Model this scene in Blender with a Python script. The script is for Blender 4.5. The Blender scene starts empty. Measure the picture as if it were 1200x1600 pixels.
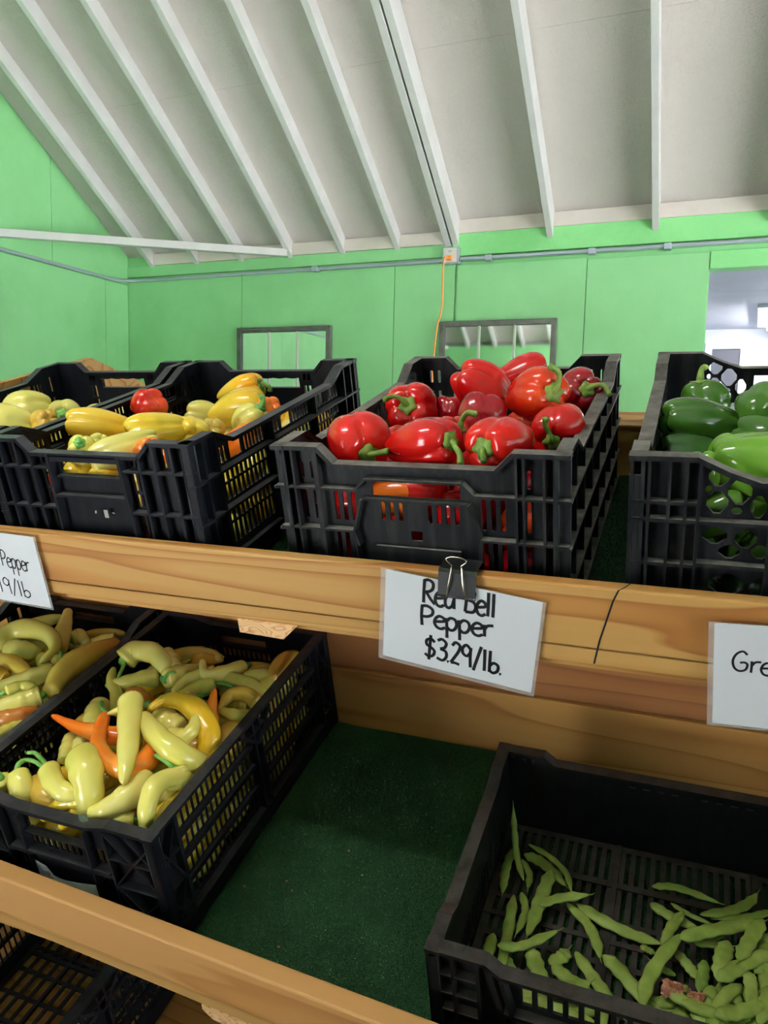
import bpy, bmesh, math, random
from mathutils import Vector, Matrix, noise as mnoise

# ------------------------------------------------------------------ camera, sky, sun, exposure
sc = bpy.context.scene
C = sc.collection
Z0 = 1.22                                   # height of the upper shelf's front edge above the floor
YAW, PITCH, ROLL, FPX = 0.3827, 0.10972, 0.02356, 1179.88
CAM = Vector((0.52974, -0.96802, 0.26538 + Z0))
_f = Vector((-math.sin(YAW)*math.cos(PITCH), math.cos(YAW)*math.cos(PITCH), -math.sin(PITCH)))
_r0 = Vector((math.cos(YAW), math.sin(YAW), 0)); _u0 = _r0.cross(_f)
_r = _r0*math.cos(ROLL) + _u0*math.sin(ROLL); _u = _u0*math.cos(ROLL) - _r0*math.sin(ROLL)
cd = bpy.data.cameras.new('camera'); cam = bpy.data.objects.new('camera', cd); C.objects.link(cam)
cd.sensor_fit = 'VERTICAL'; cd.sensor_height = 36.0; cd.lens = FPX/1600*36.0; cd.clip_start = 0.02
M = Matrix((_r, _u, -_f)).transposed().to_4x4(); M.translation = CAM
cam.matrix_world = M
sc.camera = cam

w = bpy.data.worlds.new('sky'); sc.world = w; w.use_nodes = True
bg = w.node_tree.nodes['Background']; bg.inputs[0].default_value = (0.76, 0.87, 1.0, 1); bg.inputs[1].default_value = 1.8
sd = bpy.data.lights.new('sun', 'SUN'); sd.energy = 560.0; sd.angle = 0.3; sd.color = (.93, .96, 1)
so = bpy.data.objects.new('sun', sd); C.objects.link(so); so.rotation_euler = (math.radians(6), math.radians(1), 0)
def portal(name, loc, rot, sx, sy):         # guides sampling of the sky through an opening, gives no light itself
    d = bpy.data.lights.new(name, 'AREA'); d.shape = 'RECTANGLE'; d.size = sx; d.size_y = sy; d.cycles.is_portal = True
    o = bpy.data.objects.new(name, d); C.objects.link(o); o.location = loc; o.rotation_euler = rot
sc.view_settings.view_transform = 'Standard'; sc.view_settings.look = 'None'
sc.view_settings.gamma = 1.0; sc.view_settings.use_curve_mapping = False
sc.view_settings.exposure = 0.21

YW, XL, XR, YF = 3.90887, -3.64409, 3.70, -2.20   # back, left, right and front wall
EAVE = 1.45 + Z0; SLOPE = math.radians(33.7); TS = math.tan(SLOPE)
RIDGE = (YW + YF)/2
TH, T2 = 0.29378, 0.29931
UP = Matrix.Translation((0, 0, Z0)) @ Matrix.Rotation(TH, 4, 'X')
LO = Matrix.Translation((0, -0.09634, -0.53723 + Z0)) @ Matrix.Rotation(T2, 4, 'X')
portal('portal_right', (XR-.02, .9, 1.35), (0, math.radians(90), 0), 2.6, 5.4)
portal('portal_front', (-1.3, YF+.02, 1.05), (math.radians(90), 0, 0), .9, 2.1)

# ------------------------------------------------------------------ pixel helpers (1200 x 1600)
def ray(x, y): return _f + _r*((x-600)/FPX) - _u*((y-800)/FPX)
def hit_plane(x, y, frame, axis, val):
    n = frame.to_3x3().col[axis].normalized(); p0 = frame @ Vector([val if i == axis else 0 for i in range(3)])
    d = ray(x, y); t = (p0 - CAM).dot(n)/d.dot(n); return CAM + d*t
def loc_hit(x, y, frame, axis, val): return frame.inverted() @ hit_plane(x, y, frame, axis, val)
ID = Matrix.Identity(4)
def depth(p): return (p - CAM).dot(_f)

# ------------------------------------------------------------------ materials
def new_mat(name):
    m = bpy.data.materials.new(name); m.use_nodes = True; nt = m.node_tree
    return m, nt, nt.nodes['Principled BSDF']
def srgb(r, g, b):
    f = lambda c: (c/255/12.92) if c/255 <= .04045 else ((c/255+.055)/1.055)**2.4
    return (f(r), f(g), f(b), 1)
def N(nt, t, **kw):
    n = nt.nodes.new(t)
    for k, v in kw.items():
        if k.startswith('i_'): n.inputs[k[2:].replace('_', ' ')].default_value = v
        else: setattr(n, k, v)
    return n
def ramp(nt, pts):
    n = nt.nodes.new('ShaderNodeValToRGB'); e = n.color_ramp.elements
    while len(e) < len(pts): e.new(.5)
    for el, (p, c) in zip(e, pts): el.position = p; el.color = c
    return n
def math_(nt, op, a, b=None, c=None):
    n = nt.nodes.new('ShaderNodeMath'); n.operation = op
    for i, v in enumerate((a, b, c)):
        if v is None: continue
        if isinstance(v, (int, float)): n.inputs[i].default_value = v
        else: nt.links.new(v, n.inputs[i])
    return n.outputs[0]
def mixc(nt, fac, a, b):
    n = nt.nodes.new('ShaderNodeMix'); n.data_type = 'RGBA'
    for i, v in ((0, fac), (6, a), (7, b)):
        if isinstance(v, (int, float, tuple)): n.inputs[i].default_value = v
        else: nt.links.new(v, n.inputs[i])
    return n.outputs[2]
def coords(nt, scale=(1, 1, 1), kind='Object'):
    tc = nt.nodes.new('ShaderNodeTexCoord'); mp = nt.nodes.new('ShaderNodeMapping'); mp.inputs['Scale'].default_value = scale
    nt.links.new(tc.outputs[kind], mp.inputs[0]); return mp.outputs[0]
def noise(nt, vec, scale, detail=3, rough=.5, dist=0):
    n = N(nt, 'ShaderNodeTexNoise'); n.inputs['Scale'].default_value = scale; n.inputs['Detail'].default_value = detail
    n.inputs['Roughness'].default_value = rough; n.inputs['Distortion'].default_value = dist
    nt.links.new(vec, n.inputs['Vector']); return n.outputs[0]
def bump(nt, bs, h, strength, dist=.01):
    b = N(nt, 'ShaderNodeBump'); b.inputs['Strength'].default_value = strength; b.inputs['Distance'].default_value = dist
    nt.links.new(h, b.inputs['Height']); nt.links.new(b.outputs[0], bs.inputs['Normal'])
def plain(name, col, rough=.5, metal=0, spec=.5):
    m, nt, b = new_mat(name); b.inputs['Base Color'].default_value = col; b.inputs['Roughness'].default_value = rough
    b.inputs['Metallic'].default_value = metal; b.inputs['Specular IOR Level'].default_value = spec
    return m
def speckle(name, col, col2, scale, rough=.5, bs_=.0, lo=.4, hi=.62, kind='Object', spec=.5):
    m, nt, b = new_mat(name); v = coords(nt, kind=kind); n = noise(nt, v, scale, 4)
    r = ramp(nt, [(lo, col), (hi, col2)]); nt.links.new(n, r.inputs[0]); nt.links.new(r.outputs[0], b.inputs['Base Color'])
    b.inputs['Roughness'].default_value = rough; b.inputs['Specular IOR Level'].default_value = spec
    if bs_: bump(nt, b, noise(nt, v, scale*6, 4), bs_)
    return m
def painted(name, col, dirt, bs_=.25, grain=(1, 1, 1)):
    m, nt, b = new_mat(name); v = coords(nt); vg_ = coords(nt, grain)
    n = noise(nt, v, 1.3, 5, .6); r = ramp(nt, [(.32, dirt), (.6, col)]); nt.links.new(n, r.inputs[0])
    n2 = noise(nt, vg_, 26, 4); c = mixc(nt, math_(nt, 'MULTIPLY', n2, .14), r.outputs[0], dirt)
    nt.links.new(c, b.inputs['Base Color']); b.inputs['Roughness'].default_value = .42; b.inputs['Specular IOR Level'].default_value = .35
    bump(nt, b, n2, bs_, .004); return m
def pine(name, light, mid, dark, rings=34, sc_=(.55, 7, 7), seed=0.0, rough=.5):
    m, nt, b = new_mat(name); tc = nt.nodes.new('ShaderNodeTexCoord'); mp = nt.nodes.new('ShaderNodeMapping')
    mp.inputs['Scale'].default_value = sc_; mp.inputs['Location'].default_value = (seed, seed*1.7, seed*.3)
    oi = nt.nodes.new('ShaderNodeObjectInfo')
    ad = nt.nodes.new('ShaderNodeVectorMath'); ad.operation = 'ADD'
    cb = nt.nodes.new('ShaderNodeCombineXYZ'); nt.links.new(math_(nt, 'MULTIPLY', oi.outputs['Random'], 9.0), cb.inputs[0])
    nt.links.new(tc.outputs['Object'], mp.inputs[0]); nt.links.new(mp.outputs[0], ad.inputs[0]); nt.links.new(cb.outputs[0], ad.inputs[1])
    v = ad.outputs[0]
    n = noise(nt, v, 1.0, 2, .45, .25)
    s01 = math_(nt, 'FRACT', math_(nt, 'MULTIPLY', n, rings*.36))
    r = ramp(nt, [(0, light), (.45, light), (.78, mid), (.94, dark), (1, light)]); nt.links.new(s01, r.inputs[0])
    fine = coords(nt, (3, 130, 130)); nf = noise(nt, fine, 1, 3)
    c = mixc(nt, math_(nt, 'MULTIPLY', nf, .38), r.outputs[0], mid)
    nt.links.new(c, b.inputs['Base Color']); b.inputs['Roughness'].default_value = rough; b.inputs['Specular IOR Level'].default_value = .3
    bump(nt, b, nf, .12, .002); return m
def plastic(name, base, dust, amount, rough=.42):
    m, nt, b = new_mat(name); v = coords(nt)
    ge = nt.nodes.new('ShaderNodeNewGeometry'); sp = nt.nodes.new('ShaderNodeSeparateXYZ'); nt.links.new(ge.outputs['Normal'], sp.inputs[0])
    up = math_(nt, 'SMOOTH_MIN', math_(nt, 'MAXIMUM', math_(nt, 'MULTIPLY_ADD', sp.outputs[2], 2.2, -1.0), 0.0), 1.0, .05)
    n = noise(nt, v, 38, 5, .65); nn = ramp(nt, [(.3, (.25,)*3+(1,)), (.7, (1,)*3+(1,))]); nt.links.new(n, nn.inputs[0])
    streak = noise(nt, coords(nt, (70, 70, 9)), 1, 4); st = ramp(nt, [(.45, (0, 0, 0, 1)), (.85, (1, 1, 1, 1))]); nt.links.new(streak, st.inputs[0])
    f1 = math_(nt, 'MULTIPLY', math_(nt, 'MULTIPLY', up, nn.outputs[0]), amount)
    f2 = math_(nt, 'MULTIPLY', st.outputs[0], amount*.09)
    f = math_(nt, 'MINIMUM', math_(nt, 'ADD', f1, f2), 1.0)
    nt.links.new(mixc(nt, f, base, dust), b.inputs['Base Color'])
    nt.links.new(math_(nt, 'MULTIPLY_ADD', f, .45, rough), b.inputs['Roughness'])
    b.inputs['Specular IOR Level'].default_value = .13
    bump(nt, b, noise(nt, v, 220, 3), .06, .001); return m
def veg(name, cols, scale=9, rough=.2, spec=.5, sub=.06, coat=.0, bs_=.03):
    m, nt, b = new_mat(name); oi = nt.nodes.new('ShaderNodeObjectInfo')
    ad = nt.nodes.new('ShaderNodeVectorMath'); ad.operation = 'ADD'; tc = nt.nodes.new('ShaderNodeTexCoord')
    cb = nt.nodes.new('ShaderNodeCombineXYZ'); nt.links.new(math_(nt, 'MULTIPLY', oi.outputs['Random'], 31.0), cb.inputs[0])
    nt.links.new(tc.outputs['Object'], ad.inputs[0]); nt.links.new(cb.outputs[0], ad.inputs[1])
    n = noise(nt, ad.outputs[0], scale, 3, .5); k = len(cols)
    n2 = math_(nt, 'ADD', n, math_(nt, 'MULTIPLY_ADD', oi.outputs['Random'], .16, -.08))
    r = ramp(nt, [(.3+.4*i/(max(1, k-1)), c) for i, c in enumerate(cols)]); nt.links.new(n2, r.inputs[0])
    nt.links.new(r.outputs[0], b.inputs['Base Color']); b.inputs['Roughness'].default_value = rough
    b.inputs['Specular IOR Level'].default_value = spec; b.inputs['Subsurface Weight'].default_value = sub
    b.inputs['Subsurface Radius'].default_value = (.02, .01, .005); b.inputs['Subsurface Scale'].default_value = .3
    b.inputs['Coat Weight'].default_value = coat; b.inputs['Coat Roughness'].default_value = .08
    if bs_: bump(nt, b, noise(nt, ad.outputs[0], 60, 3), bs_, .004)
    return m

GREEN = srgb(138, 200, 140); GREEND = srgb(124, 184, 124)
MT = {
 'green': painted('green_wall_paint', GREEN, GREEND, .35, (1, 1, .12)),
 'green_osb': painted('green_rough_board', srgb(134, 206, 134), srgb(104, 178, 104), 1.0, (1, 1, 1)),
 'white_wood': painted('white_painted_lumber', srgb(236, 235, 235), srgb(212, 209, 206), .3, (1, .15, .15)),
 'beige_wood': painted('beige_painted_lumber', srgb(216, 208, 200), srgb(194, 184, 172), .3),
 'white_room': painted('white_room_paint', srgb(220, 225, 240), srgb(206, 211, 226), .1),
 'concrete': speckle('concrete', srgb(92, 90, 88), srgb(112, 108, 104), 5, .8, .2),
 'block': speckle('grey_block_wall', srgb(128, 127, 126), srgb(142, 141, 140), 5, .8, .2),
 'asphalt': speckle('asphalt', srgb(58, 58, 58), srgb(74, 74, 72), 5, .9, .2),
 'pale_bounce': speckle('pale_bounce', srgb(214, 212, 208), srgb(228, 226, 222), 3, .9, .2),  # near-white so the added slab outside throws sunlight up at the ceiling
 'pine': pine('pine_board', srgb(184, 142, 82), srgb(172, 120, 62), srgb(142, 88, 40), 30),
 'pine_flat': pine('brown_pine_board', srgb(196, 146, 88), srgb(186, 134, 76), srgb(168, 114, 60), 12),
 'pine_edge': pine('pale_pine_strip', srgb(184, 142, 82), srgb(174, 130, 70), srgb(154, 108, 54), 14, (.4, 20, 20)),
 'pine_back': pine('pine_back_board', srgb(188, 142, 78), srgb(176, 128, 66), srgb(150, 102, 50), 26),  # plain pine tone for decks, back boards and posts
 'redwood': pine('reddish_back_board', srgb(150, 102, 60), srgb(138, 90, 50), srgb(116, 72, 38), 22),
 'endgrain': pine('sawn_end_grain', srgb(232, 190, 140), srgb(214, 164, 112), srgb(170, 112, 66), 60, (9, 9, 30)),
 'crate_black': plastic('black_crate_plastic', (.0042, .005, .0075, 1), srgb(112, 112, 114), .5, .36),
 'crate_dusty': plastic('dusty_black_plastic', (.0050, .0056, .0070, 1), srgb(150, 146, 138), .75, .44),
 'crate_low': plastic('faintly_dusty_black_plastic', (.0022, .0026, .0028, 1), srgb(112, 104, 96), .30, .5),
 'crate_dark': plastic('matte_black_plastic', (.0034, .004, .0058, 1), srgb(90, 90, 92), .35, .38),
 'red': veg('red_pepper_skin', [srgb(168, 8, 10), srgb(196, 18, 16), srgb(210, 34, 22)], 7, .17, .5, .05, .25),
 'darkred': veg('dark_red_pepper_skin', [srgb(120, 6, 18), srgb(146, 10, 24), srgb(166, 20, 28)], 7, .17, .5, .05, .25),
 'orangered': veg('orange_red_pepper_skin', [srgb(186, 16, 10), srgb(204, 32, 14), srgb(222, 78, 24)], 6, .17, .5, .05, .25),
 'orange': veg('orange_pepper_skin', [srgb(238, 96, 24), srgb(242, 126, 34), srgb(244, 160, 60)], 8, .2, .5, .06, .2),
 'yellow': veg('yellow_pepper_skin', [srgb(226, 178, 34), srgb(238, 206, 62), srgb(236, 214, 92)], 8, .2, .5, .08, .2),
 'gold': veg('golden_pepper_skin', [srgb(236, 158, 26), srgb(240, 186, 40), srgb(240, 204, 70)], 7, .2, .5, .08, .2),
 'pale': veg('pale_yellow_pepper_skin', [srgb(216, 210, 96), srgb(230, 220, 112), srgb(238, 226, 132)], 8, .22, .5, .08, .2),
 'palegreen': veg('yellow_green_pepper_skin', [srgb(206, 198, 92), srgb(218, 208, 108), srgb(228, 218, 126)], 8, .24, .5, .08, .15),
 'ochre': veg('ochre_pepper_skin', [srgb(204, 160, 60), srgb(214, 178, 70), srgb(216, 190, 86)], 8, .24, .5, .08, .15),
 'rust': veg('rust_pepper_skin', [srgb(184, 110, 40), srgb(196, 126, 50), srgb(206, 146, 66)], 8, .24, .5, .06, .15),
 'greenbell': veg('green_pepper_skin', [srgb(50, 88, 26), srgb(66, 108, 32), srgb(86, 130, 44)], 6, .16, .5, .04, .3),
 'darkgreen': veg('dark_green_pepper_skin', [srgb(30, 62, 20), srgb(42, 80, 26), srgb(58, 98, 34)], 6, .16, .5, .03, .3),
 'brightgreen': veg('bright_green_pepper_skin', [srgb(88, 136, 34), srgb(104, 152, 44), srgb(124, 168, 60)], 6, .16, .5, .05, .3),
 'stem': veg('green_stem', [srgb(84, 118, 42), srgb(112, 142, 54), srgb(146, 168, 80)], 40, .45, .4, .03, 0, .2),
 'stem_fresh': veg('fresh_green_stem', [srgb(86, 146, 62), srgb(108, 168, 78), srgb(130, 184, 96)], 40, .4, .4, .03, 0, .2),
 'bean': veg('green_bean_skin', [srgb(112, 132, 56), srgb(130, 152, 68), srgb(150, 170, 88)], 30, .48, .35, .04, 0, .25),
 'bean_dark': veg('darker_bean_skin', [srgb(96, 122, 48), srgb(112, 140, 56), srgb(128, 156, 68)], 30, .5, .35, .04, 0, .25),
 'dead_leaf': speckle('dry_leaf', srgb(150, 92, 66), srgb(204, 150, 120), 60, .7, .6),
 'leaf': plain('dark_leaf', srgb(52, 70, 48), .6),
 'paper': plain('white_paper', srgb(236, 237, 242), .35, 0, .4),
 'ink': plain('black_marker', (.008, .008, .009, 1), .5, 0, .2),
 'clip_black': plain('black_enamel', (.010, .010, .011, 1), .3),
 'steel': plain('bright_steel_wire', srgb(200, 190, 170), .22, 1),
 'galv': plain('galvanised_conduit', srgb(172, 182, 194), .42, .45),
 'box_white': plain('white_outlet_plastic', srgb(226, 222, 214), .4),
 'cord': plain('orange_cord', srgb(240, 140, 56), .4),
 'frame': speckle('weathered_grey_frame', srgb(46, 52, 44), srgb(70, 76, 66), 14, .6, .2),
 'muntin': plain('pale_muntin', srgb(168, 180, 160), .5),
 'yellow_plastic': plain('yellow_plastic', srgb(250, 214, 20), .35),
 'glass_dark': plain('dim_window_pane', srgb(96, 98, 108), .12),
 'worn_paint': plain('worn_white_paint', srgb(150, 148, 142), .7),
 'dark_slot': plain('black_slot', (.01, .01, .01, 1), .6),
 'sticker_print': plain('grey_print', srgb(96, 98, 100), .6),
}
m, nt, b = new_mat('mirror_glass'); b.inputs['Base Color'].default_value = (.86, .90, .87, 1); b.inputs['Metallic'].default_value = 1; b.inputs['Roughness'].default_value = .03; MT['mirror'] = m
m, nt, b = new_mat('laminate_film'); b.inputs['Base Color'].default_value = (.95, .95, .95, 1); b.inputs['Roughness'].default_value = .12; b.inputs['Alpha'].default_value = .22; MT['laminate'] = m
m, nt, b = new_mat('lamp_tube'); b.inputs['Emission Color'].default_value = (1, .98, .94, 1); b.inputs['Emission Strength'].default_value = 14; MT['tube'] = m
# beige painted strand board: flakes as relief
m, nt, b = new_mat('beige_strand_board'); v = coords(nt)
hs = []
for sc3 in ((60, 17, 17), (19, 55, 55), (44, 26, 26)):
    vo = N(nt, 'ShaderNodeTexVoronoi'); vo.feature = 'F1'; vo.inputs['Scale'].default_value = 1.0
    wn = nt.nodes.new('ShaderNodeVectorMath'); wn.operation = 'MULTIPLY_ADD'; wn.inputs[1].default_value = (1.1, 1.1, 1.1); nz = N(nt, 'ShaderNodeTexNoise'); nz.inputs['Scale'].default_value = 7.0
    nt.links.new(v, nz.inputs['Vector']); nt.links.new(nz.outputs['Color'], wn.inputs[0]); nt.links.new(coords(nt, sc3), wn.inputs[2]); nt.links.new(wn.outputs[0], vo.inputs['Vector'])
    sp3 = nt.nodes.new('ShaderNodeSeparateColor'); nt.links.new(vo.outputs['Color'], sp3.inputs[0]); hs.append(math_(nt, 'POWER', sp3.outputs[0], 6.0))
mp2 = v
nt.links.new(mixc(nt, noise(nt, v, 2, 4), srgb(208, 202, 196), srgb(196, 189, 182)), b.inputs['Base Color'])
b.inputs['Roughness'].default_value = .6; b.inputs['Specular IOR Level'].default_value = .25
bump(nt, b, math_(nt, 'ADD', math_(nt, 'ADD', math_(nt, 'MAXIMUM', hs[0], hs[1]), hs[2]), math_(nt, 'MULTIPLY', noise(nt, v, 90, 4), .5)), .7, .006); MT['osb'] = m
# artificial turf
m, nt, b = new_mat('green_turf'); v = coords(nt)
n1 = noise(nt, v, 420, 2, .6); n2 = noise(nt, v, 7, 4, .6)
r1 = ramp(nt, [(.3, srgb(20, 46, 22)), (.55, srgb(38, 78, 44)), (.8, srgb(66, 110, 72))]); nt.links.new(math_(nt, 'ADD', math_(nt, 'MULTIPLY', n1, .7), math_(nt, 'MULTIPLY', n2, .3)), r1.inputs[0])
nt.links.new(r1.outputs[0], b.inputs['Base Color']); b.inputs['Roughness'].default_value = .85; b.inputs['Specular IOR Level'].default_value = .2
bump(nt, b, n1, .9, .004); MT['turf'] = m

# ------------------------------------------------------------------ mesh helpers
def link(name, me, mat=None, parent=None, mw=None, smooth=False):
    o = bpy.data.objects.new(name, me); C.objects.link(o)
    if mat is not None and me is not None: me.materials.append(MT[mat] if isinstance(mat, str) else mat)
    if parent is not None: o.parent = parent
    if mw is not None: o.matrix_local = mw
    if smooth and me is not None:
        for p in me.polygons: p.use_smooth = True
    return o
def tag(o, label, cat, group=None):
    o['label'] = label; o['category'] = cat
    if group: o['group'] = group
    return o
def struct(o): o['kind'] = 'structure'; return o
def empty(name, mw=None):
    o = bpy.data.objects.new(name, None); C.objects.link(o); o.empty_display_size = .05
    if mw is not None: o.matrix_world = mw
    return o
def bm_mesh(bm, name='mesh'):
    bmesh.ops.recalc_face_normals(bm, faces=bm.faces[:]); me = bpy.data.meshes.new(name); bm.to_mesh(me); bm.free(); return me
def box(bm, x0, x1, y0, y1, z0, z1, mw=None):
    vs = [Vector((x, y, z)) for x in (x0, x1) for y in (y0, y1) for z in (z0, z1)]
    if mw is not None: vs = [mw @ v for v in vs]
    v = [bm.verts.new(p) for p in vs]
    for f in ((0, 1, 3, 2), (4, 6, 7, 5), (0, 4, 5, 1), (2, 3, 7, 6), (0, 2, 6, 4), (1, 5, 7, 3)): bm.faces.new([v[i] for i in f])
def boxm(x0, x1, y0, y1, z0, z1, bevel=0.0):
    bm = bmesh.new(); box(bm, x0, x1, y0, y1, z0, z1)
    if bevel: bmesh.ops.bevel(bm, geom=bm.edges[:], offset=bevel, segments=2, profile=.5, affect='EDGES')
    return bm_mesh(bm)
def bar(bm, p, q, wv, hv):                  # prism between p and q with half-extents wv, hv (vectors)
    p, q, wv, hv = Vector(p), Vector(q), Vector(wv), Vector(hv)
    v = [bm.verts.new(c + wv*a + hv*b_) for c in (p, q) for a, b_ in ((-1, -1), (1, -1), (1, 1), (-1, 1))]
    for f in ((0, 1, 2, 3), (7, 6, 5, 4), (0, 4, 5, 1), (1, 5, 6, 2), (2, 6, 7, 3), (3, 7, 4, 0)): bm.faces.new([v[i] for i in f])
def prism(poly, x0, x1, axis=0):            # polygon in the other two axes, extruded along axis
    bm = bmesh.new(); rings = []
    for x in (x0, x1):
        ring = []
        for a, b_ in poly:
            c = [a, b_]; c.insert(axis, x); ring.append(bm.verts.new(c))
        rings.append(ring)
    bm.faces.new(rings[0]); bm.faces.new(rings[1][::-1])
    for i in range(len(poly)):
        j = (i+1) % len(poly); bm.faces.new((rings[0][i], rings[1][i], rings[1][j], rings[0][j]))
    return bm_mesh(bm)
_cv = None
def slab(bm, outline, holes, t, mw):        # flat plate with real holes, thickness t, in the xy plane of mw
    cu = bpy.data.curves.new('tmp', 'CURVE'); cu.dimensions = '2D'; cu.fill_mode = 'BOTH'; cu.extrude = t/2
    for poly in [outline]+holes:
        s = cu.splines.new('POLY'); s.points.add(len(poly)-1); s.use_cyclic_u = True
        for i, (x, y) in enumerate(poly): s.points[i].co = (x, y, 0, 1)
    o = bpy.data.objects.new('tmp', cu); me = bpy.data.meshes.new_from_object(o); me.transform(mw)
    bm.from_mesh(me); bpy.data.objects.remove(o); bpy.data.curves.remove(cu); bpy.data.meshes.remove(me)
def rect(x0, x1, y0, y1): return [(x0, y0), (x1, y0), (x1, y1), (x0, y1)]
def oval(x0, x1, y0, y1):
    rr = min(x1-x0, y1-y0)*.45; k = rr*.3
    return [(x0+rr, y0), (x1-rr, y0), (x1-k, y0+k), (x1, y0+rr), (x1, y1-rr), (x1-k, y1-k), (x1-rr, y1), (x0+rr, y1), (x0+k, y1-k), (x0, y1-rr), (x0, y0+rr), (x0+k, y0+k)]
def crom(pts, n):
    P = [pts[0]*2-pts[1]]+list(pts)+[pts[-1]*2-pts[-2]]; out = []; k = len(pts)-1
    for s in range(n+1):
        t = s/n*k; i = min(int(t), k-1); u = t-i; a, b_, c, d = P[i:i+4]
        out.append(.5*((2*b_)+(-a+c)*u+(2*a-5*b_+4*c-d)*u*u+(-a+3*b_-3*c+d)*u*u*u))
    return out
def sweep(bm, path, rad, sides=14, ref=Vector((0, 0, 1)), flat=1.0, lobes=0, la=0, cap=True):
    prev = None; rings = []; nrm = None
    for i, p in enumerate(path):
        t = (path[min(i+1, len(path)-1)]-path[max(i-1, 0)]); t = t.normalized() if t.length > 1e-9 else Vector((1, 0, 0))
        if nrm is None:
            nrm = ref - t*ref.dot(t)
            if nrm.length < .05: nrm = Vector((1, 0, 0)) - t*t.x
        else: nrm = nrm - t*nrm.dot(t)
        nrm.normalize(); bn = t.cross(nrm); r = rad(i/(len(path)-1)) if callable(rad) else rad
        ring = []
        for s in range(sides):
            a = 2*math.pi*s/sides; k = r*(1+la*math.cos(lobes*a)) if lobes else r
            ring.append(bm.verts.new(p + bn*(math.cos(a)*k) + nrm*(math.sin(a)*k*flat)))
        rings.append(ring)
    for a, b_ in zip(rings, rings[1:]):
        for s in range(sides): bm.faces.new((a[s], a[(s+1) % sides], b_[(s+1) % sides], b_[s]))
    if cap: bm.faces.new(rings[0][::-1]); bm.faces.new(rings[-1])
def tube_obj(name, pts, r, mat, parent=None, sides=10, mw=None, n=None):
    bm = bmesh.new(); sweep(bm, crom([Vector(p) for p in pts], n or 8*len(pts)), r, sides); return link(name, bm_mesh(bm), mat, parent, mw, True)

# ------------------------------------------------------------------ room shell
fl = struct(link('floor', boxm(XL-.1, XR+.1, YF-.1, YW+.1, -.1, 0), 'concrete')); fl['label'] = 'grey concrete floor under the produce stand'
gr = struct(link('ground', boxm(-30, 40, -40, 30, -.16, -.11), 'asphalt')); gr['label'] = 'dark asphalt ground outside the market shed'
fc = struct(link('bounce_slab', boxm(6.8, 11.8, -12, 10, -.11, -.10), 'pale_bounce')); fc['label'] = 'added pale slab, unseen, bouncing sunlight in through the open right end'  # unseen reflector slab, added to light the ceiling from the right
aw = struct(link('shade_slab', boxm(XR+.14, 6.8, -7, 9, 2.74, 2.80), 'asphalt')); aw['label'] = 'added unseen flat slab shading the ground along the open right end'  # unseen, added to keep the near ground dark and narrow the bounce
DX0, DX1, DZ = .566, 2.1, 1.232+Z0
def deck_z(y): return EAVE + .107 + (YW-y)*TS if y > RIDGE else EAVE + .107 + (y-YF)*TS
# back wall: a backing with the doorway, plywood sheets in front of it
bm = bmesh.new()
box(bm, XL-.12, DX0, YW+.014, YW+.12, 0, EAVE+.1); box(bm, DX1, XR+.12, YW+.014, YW+.12, 0, EAVE+.1); box(bm, DX0, DX1, YW+.014, YW+.12, DZ, EAVE+.1)
wb = struct(link('wall_back', bm_mesh(bm), 'green')); wb['label'] = 'green painted plywood back wall below the rafters'
zt = 1.336+Z0
for x0, x1, z1, y0 in ((XL, -2.603, zt+.02, YW), (-2.599, -1.398, zt+.02, YW), (-1.394, -.972, zt+.02, YW), (-.955, -.131, zt, YW-.008), (-.127, .560, zt-.012, YW-.008)):
    link('plywood_panel', boxm(x0, x1, y0, YW+.016, 0, z1, .0015), 'green', wb)
link('plywood_panel', boxm(DX1, XR, YW, YW+.016, 0, zt), 'green', wb)
link('door_header', boxm(.566, XR, YW-.004, YW+.016, DZ, zt-.004, .003), 'green_osb', wb)
link('wall_plate', boxm(XL, -.99, YW-.010, YW+.016, zt+.056, EAVE+.02, .002), 'green', wb)
link('wall_plate', boxm(-.985, XR, YW-.022, YW+.016, zt+.056, EAVE+.082, .003), 'green_osb', wb)
link('wall_plate', boxm(XL, XR, YW-.004, YW+.016, zt+.024, zt+.05, .002), 'green', wb)
# left gable wall with sheets
def gable(y0, y1, z0, ztop=None, off=0):
    pts = [(y0, z0), (y1, z0)]
    if ztop: return pts+[(y1, ztop), (y0, ztop)]
    pts.append((y1, deck_z(y1)-.004))
    if y0 < RIDGE < y1: pts.append((RIDGE, deck_z(RIDGE)-.004))
    pts.append((y0, deck_z(y0)-.004)); return pts
wl = struct(link('wall_left', prism(gable(YF, YW+.1, 0), XL-.12, XL-.014), 'green')); wl['label'] = 'light green gable wall at the left end of the shed'
ys = [YF, -1.0, .22, 1.44, 2.44, 3.657, YW]
for a, b_ in zip(ys, ys[1:]): link('plywood_panel', boxm(XL-.014, XL, a+.002, b_-.002, 0, 1.345+Z0-.01, .0015), 'green', wl)
ys = [YF, -.95, .27, RIDGE, 1.95, 3.15, YW]
for a, b_ in zip(ys, ys[1:]): link('plywood_panel', prism(gable(a+.002, b_-.002, 1.345+Z0-.006), XL-.014, XL), 'green', wl)
# right gable wall: wide open front towards the yard, only posts and a gable above
wr = struct(link('wall_right', prism(gable(YF-.1, YW+.1, 2.62), XR, XR+.12), 'green')); wr['label'] = 'green gable above the open right end of the shed'
for a, b_ in ((YF-.1, -1.85), (3.62, YW+.1)): link('wall_pier', boxm(XR, XR+.12, a, b_, 0, 2.62), 'green', wr)
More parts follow.
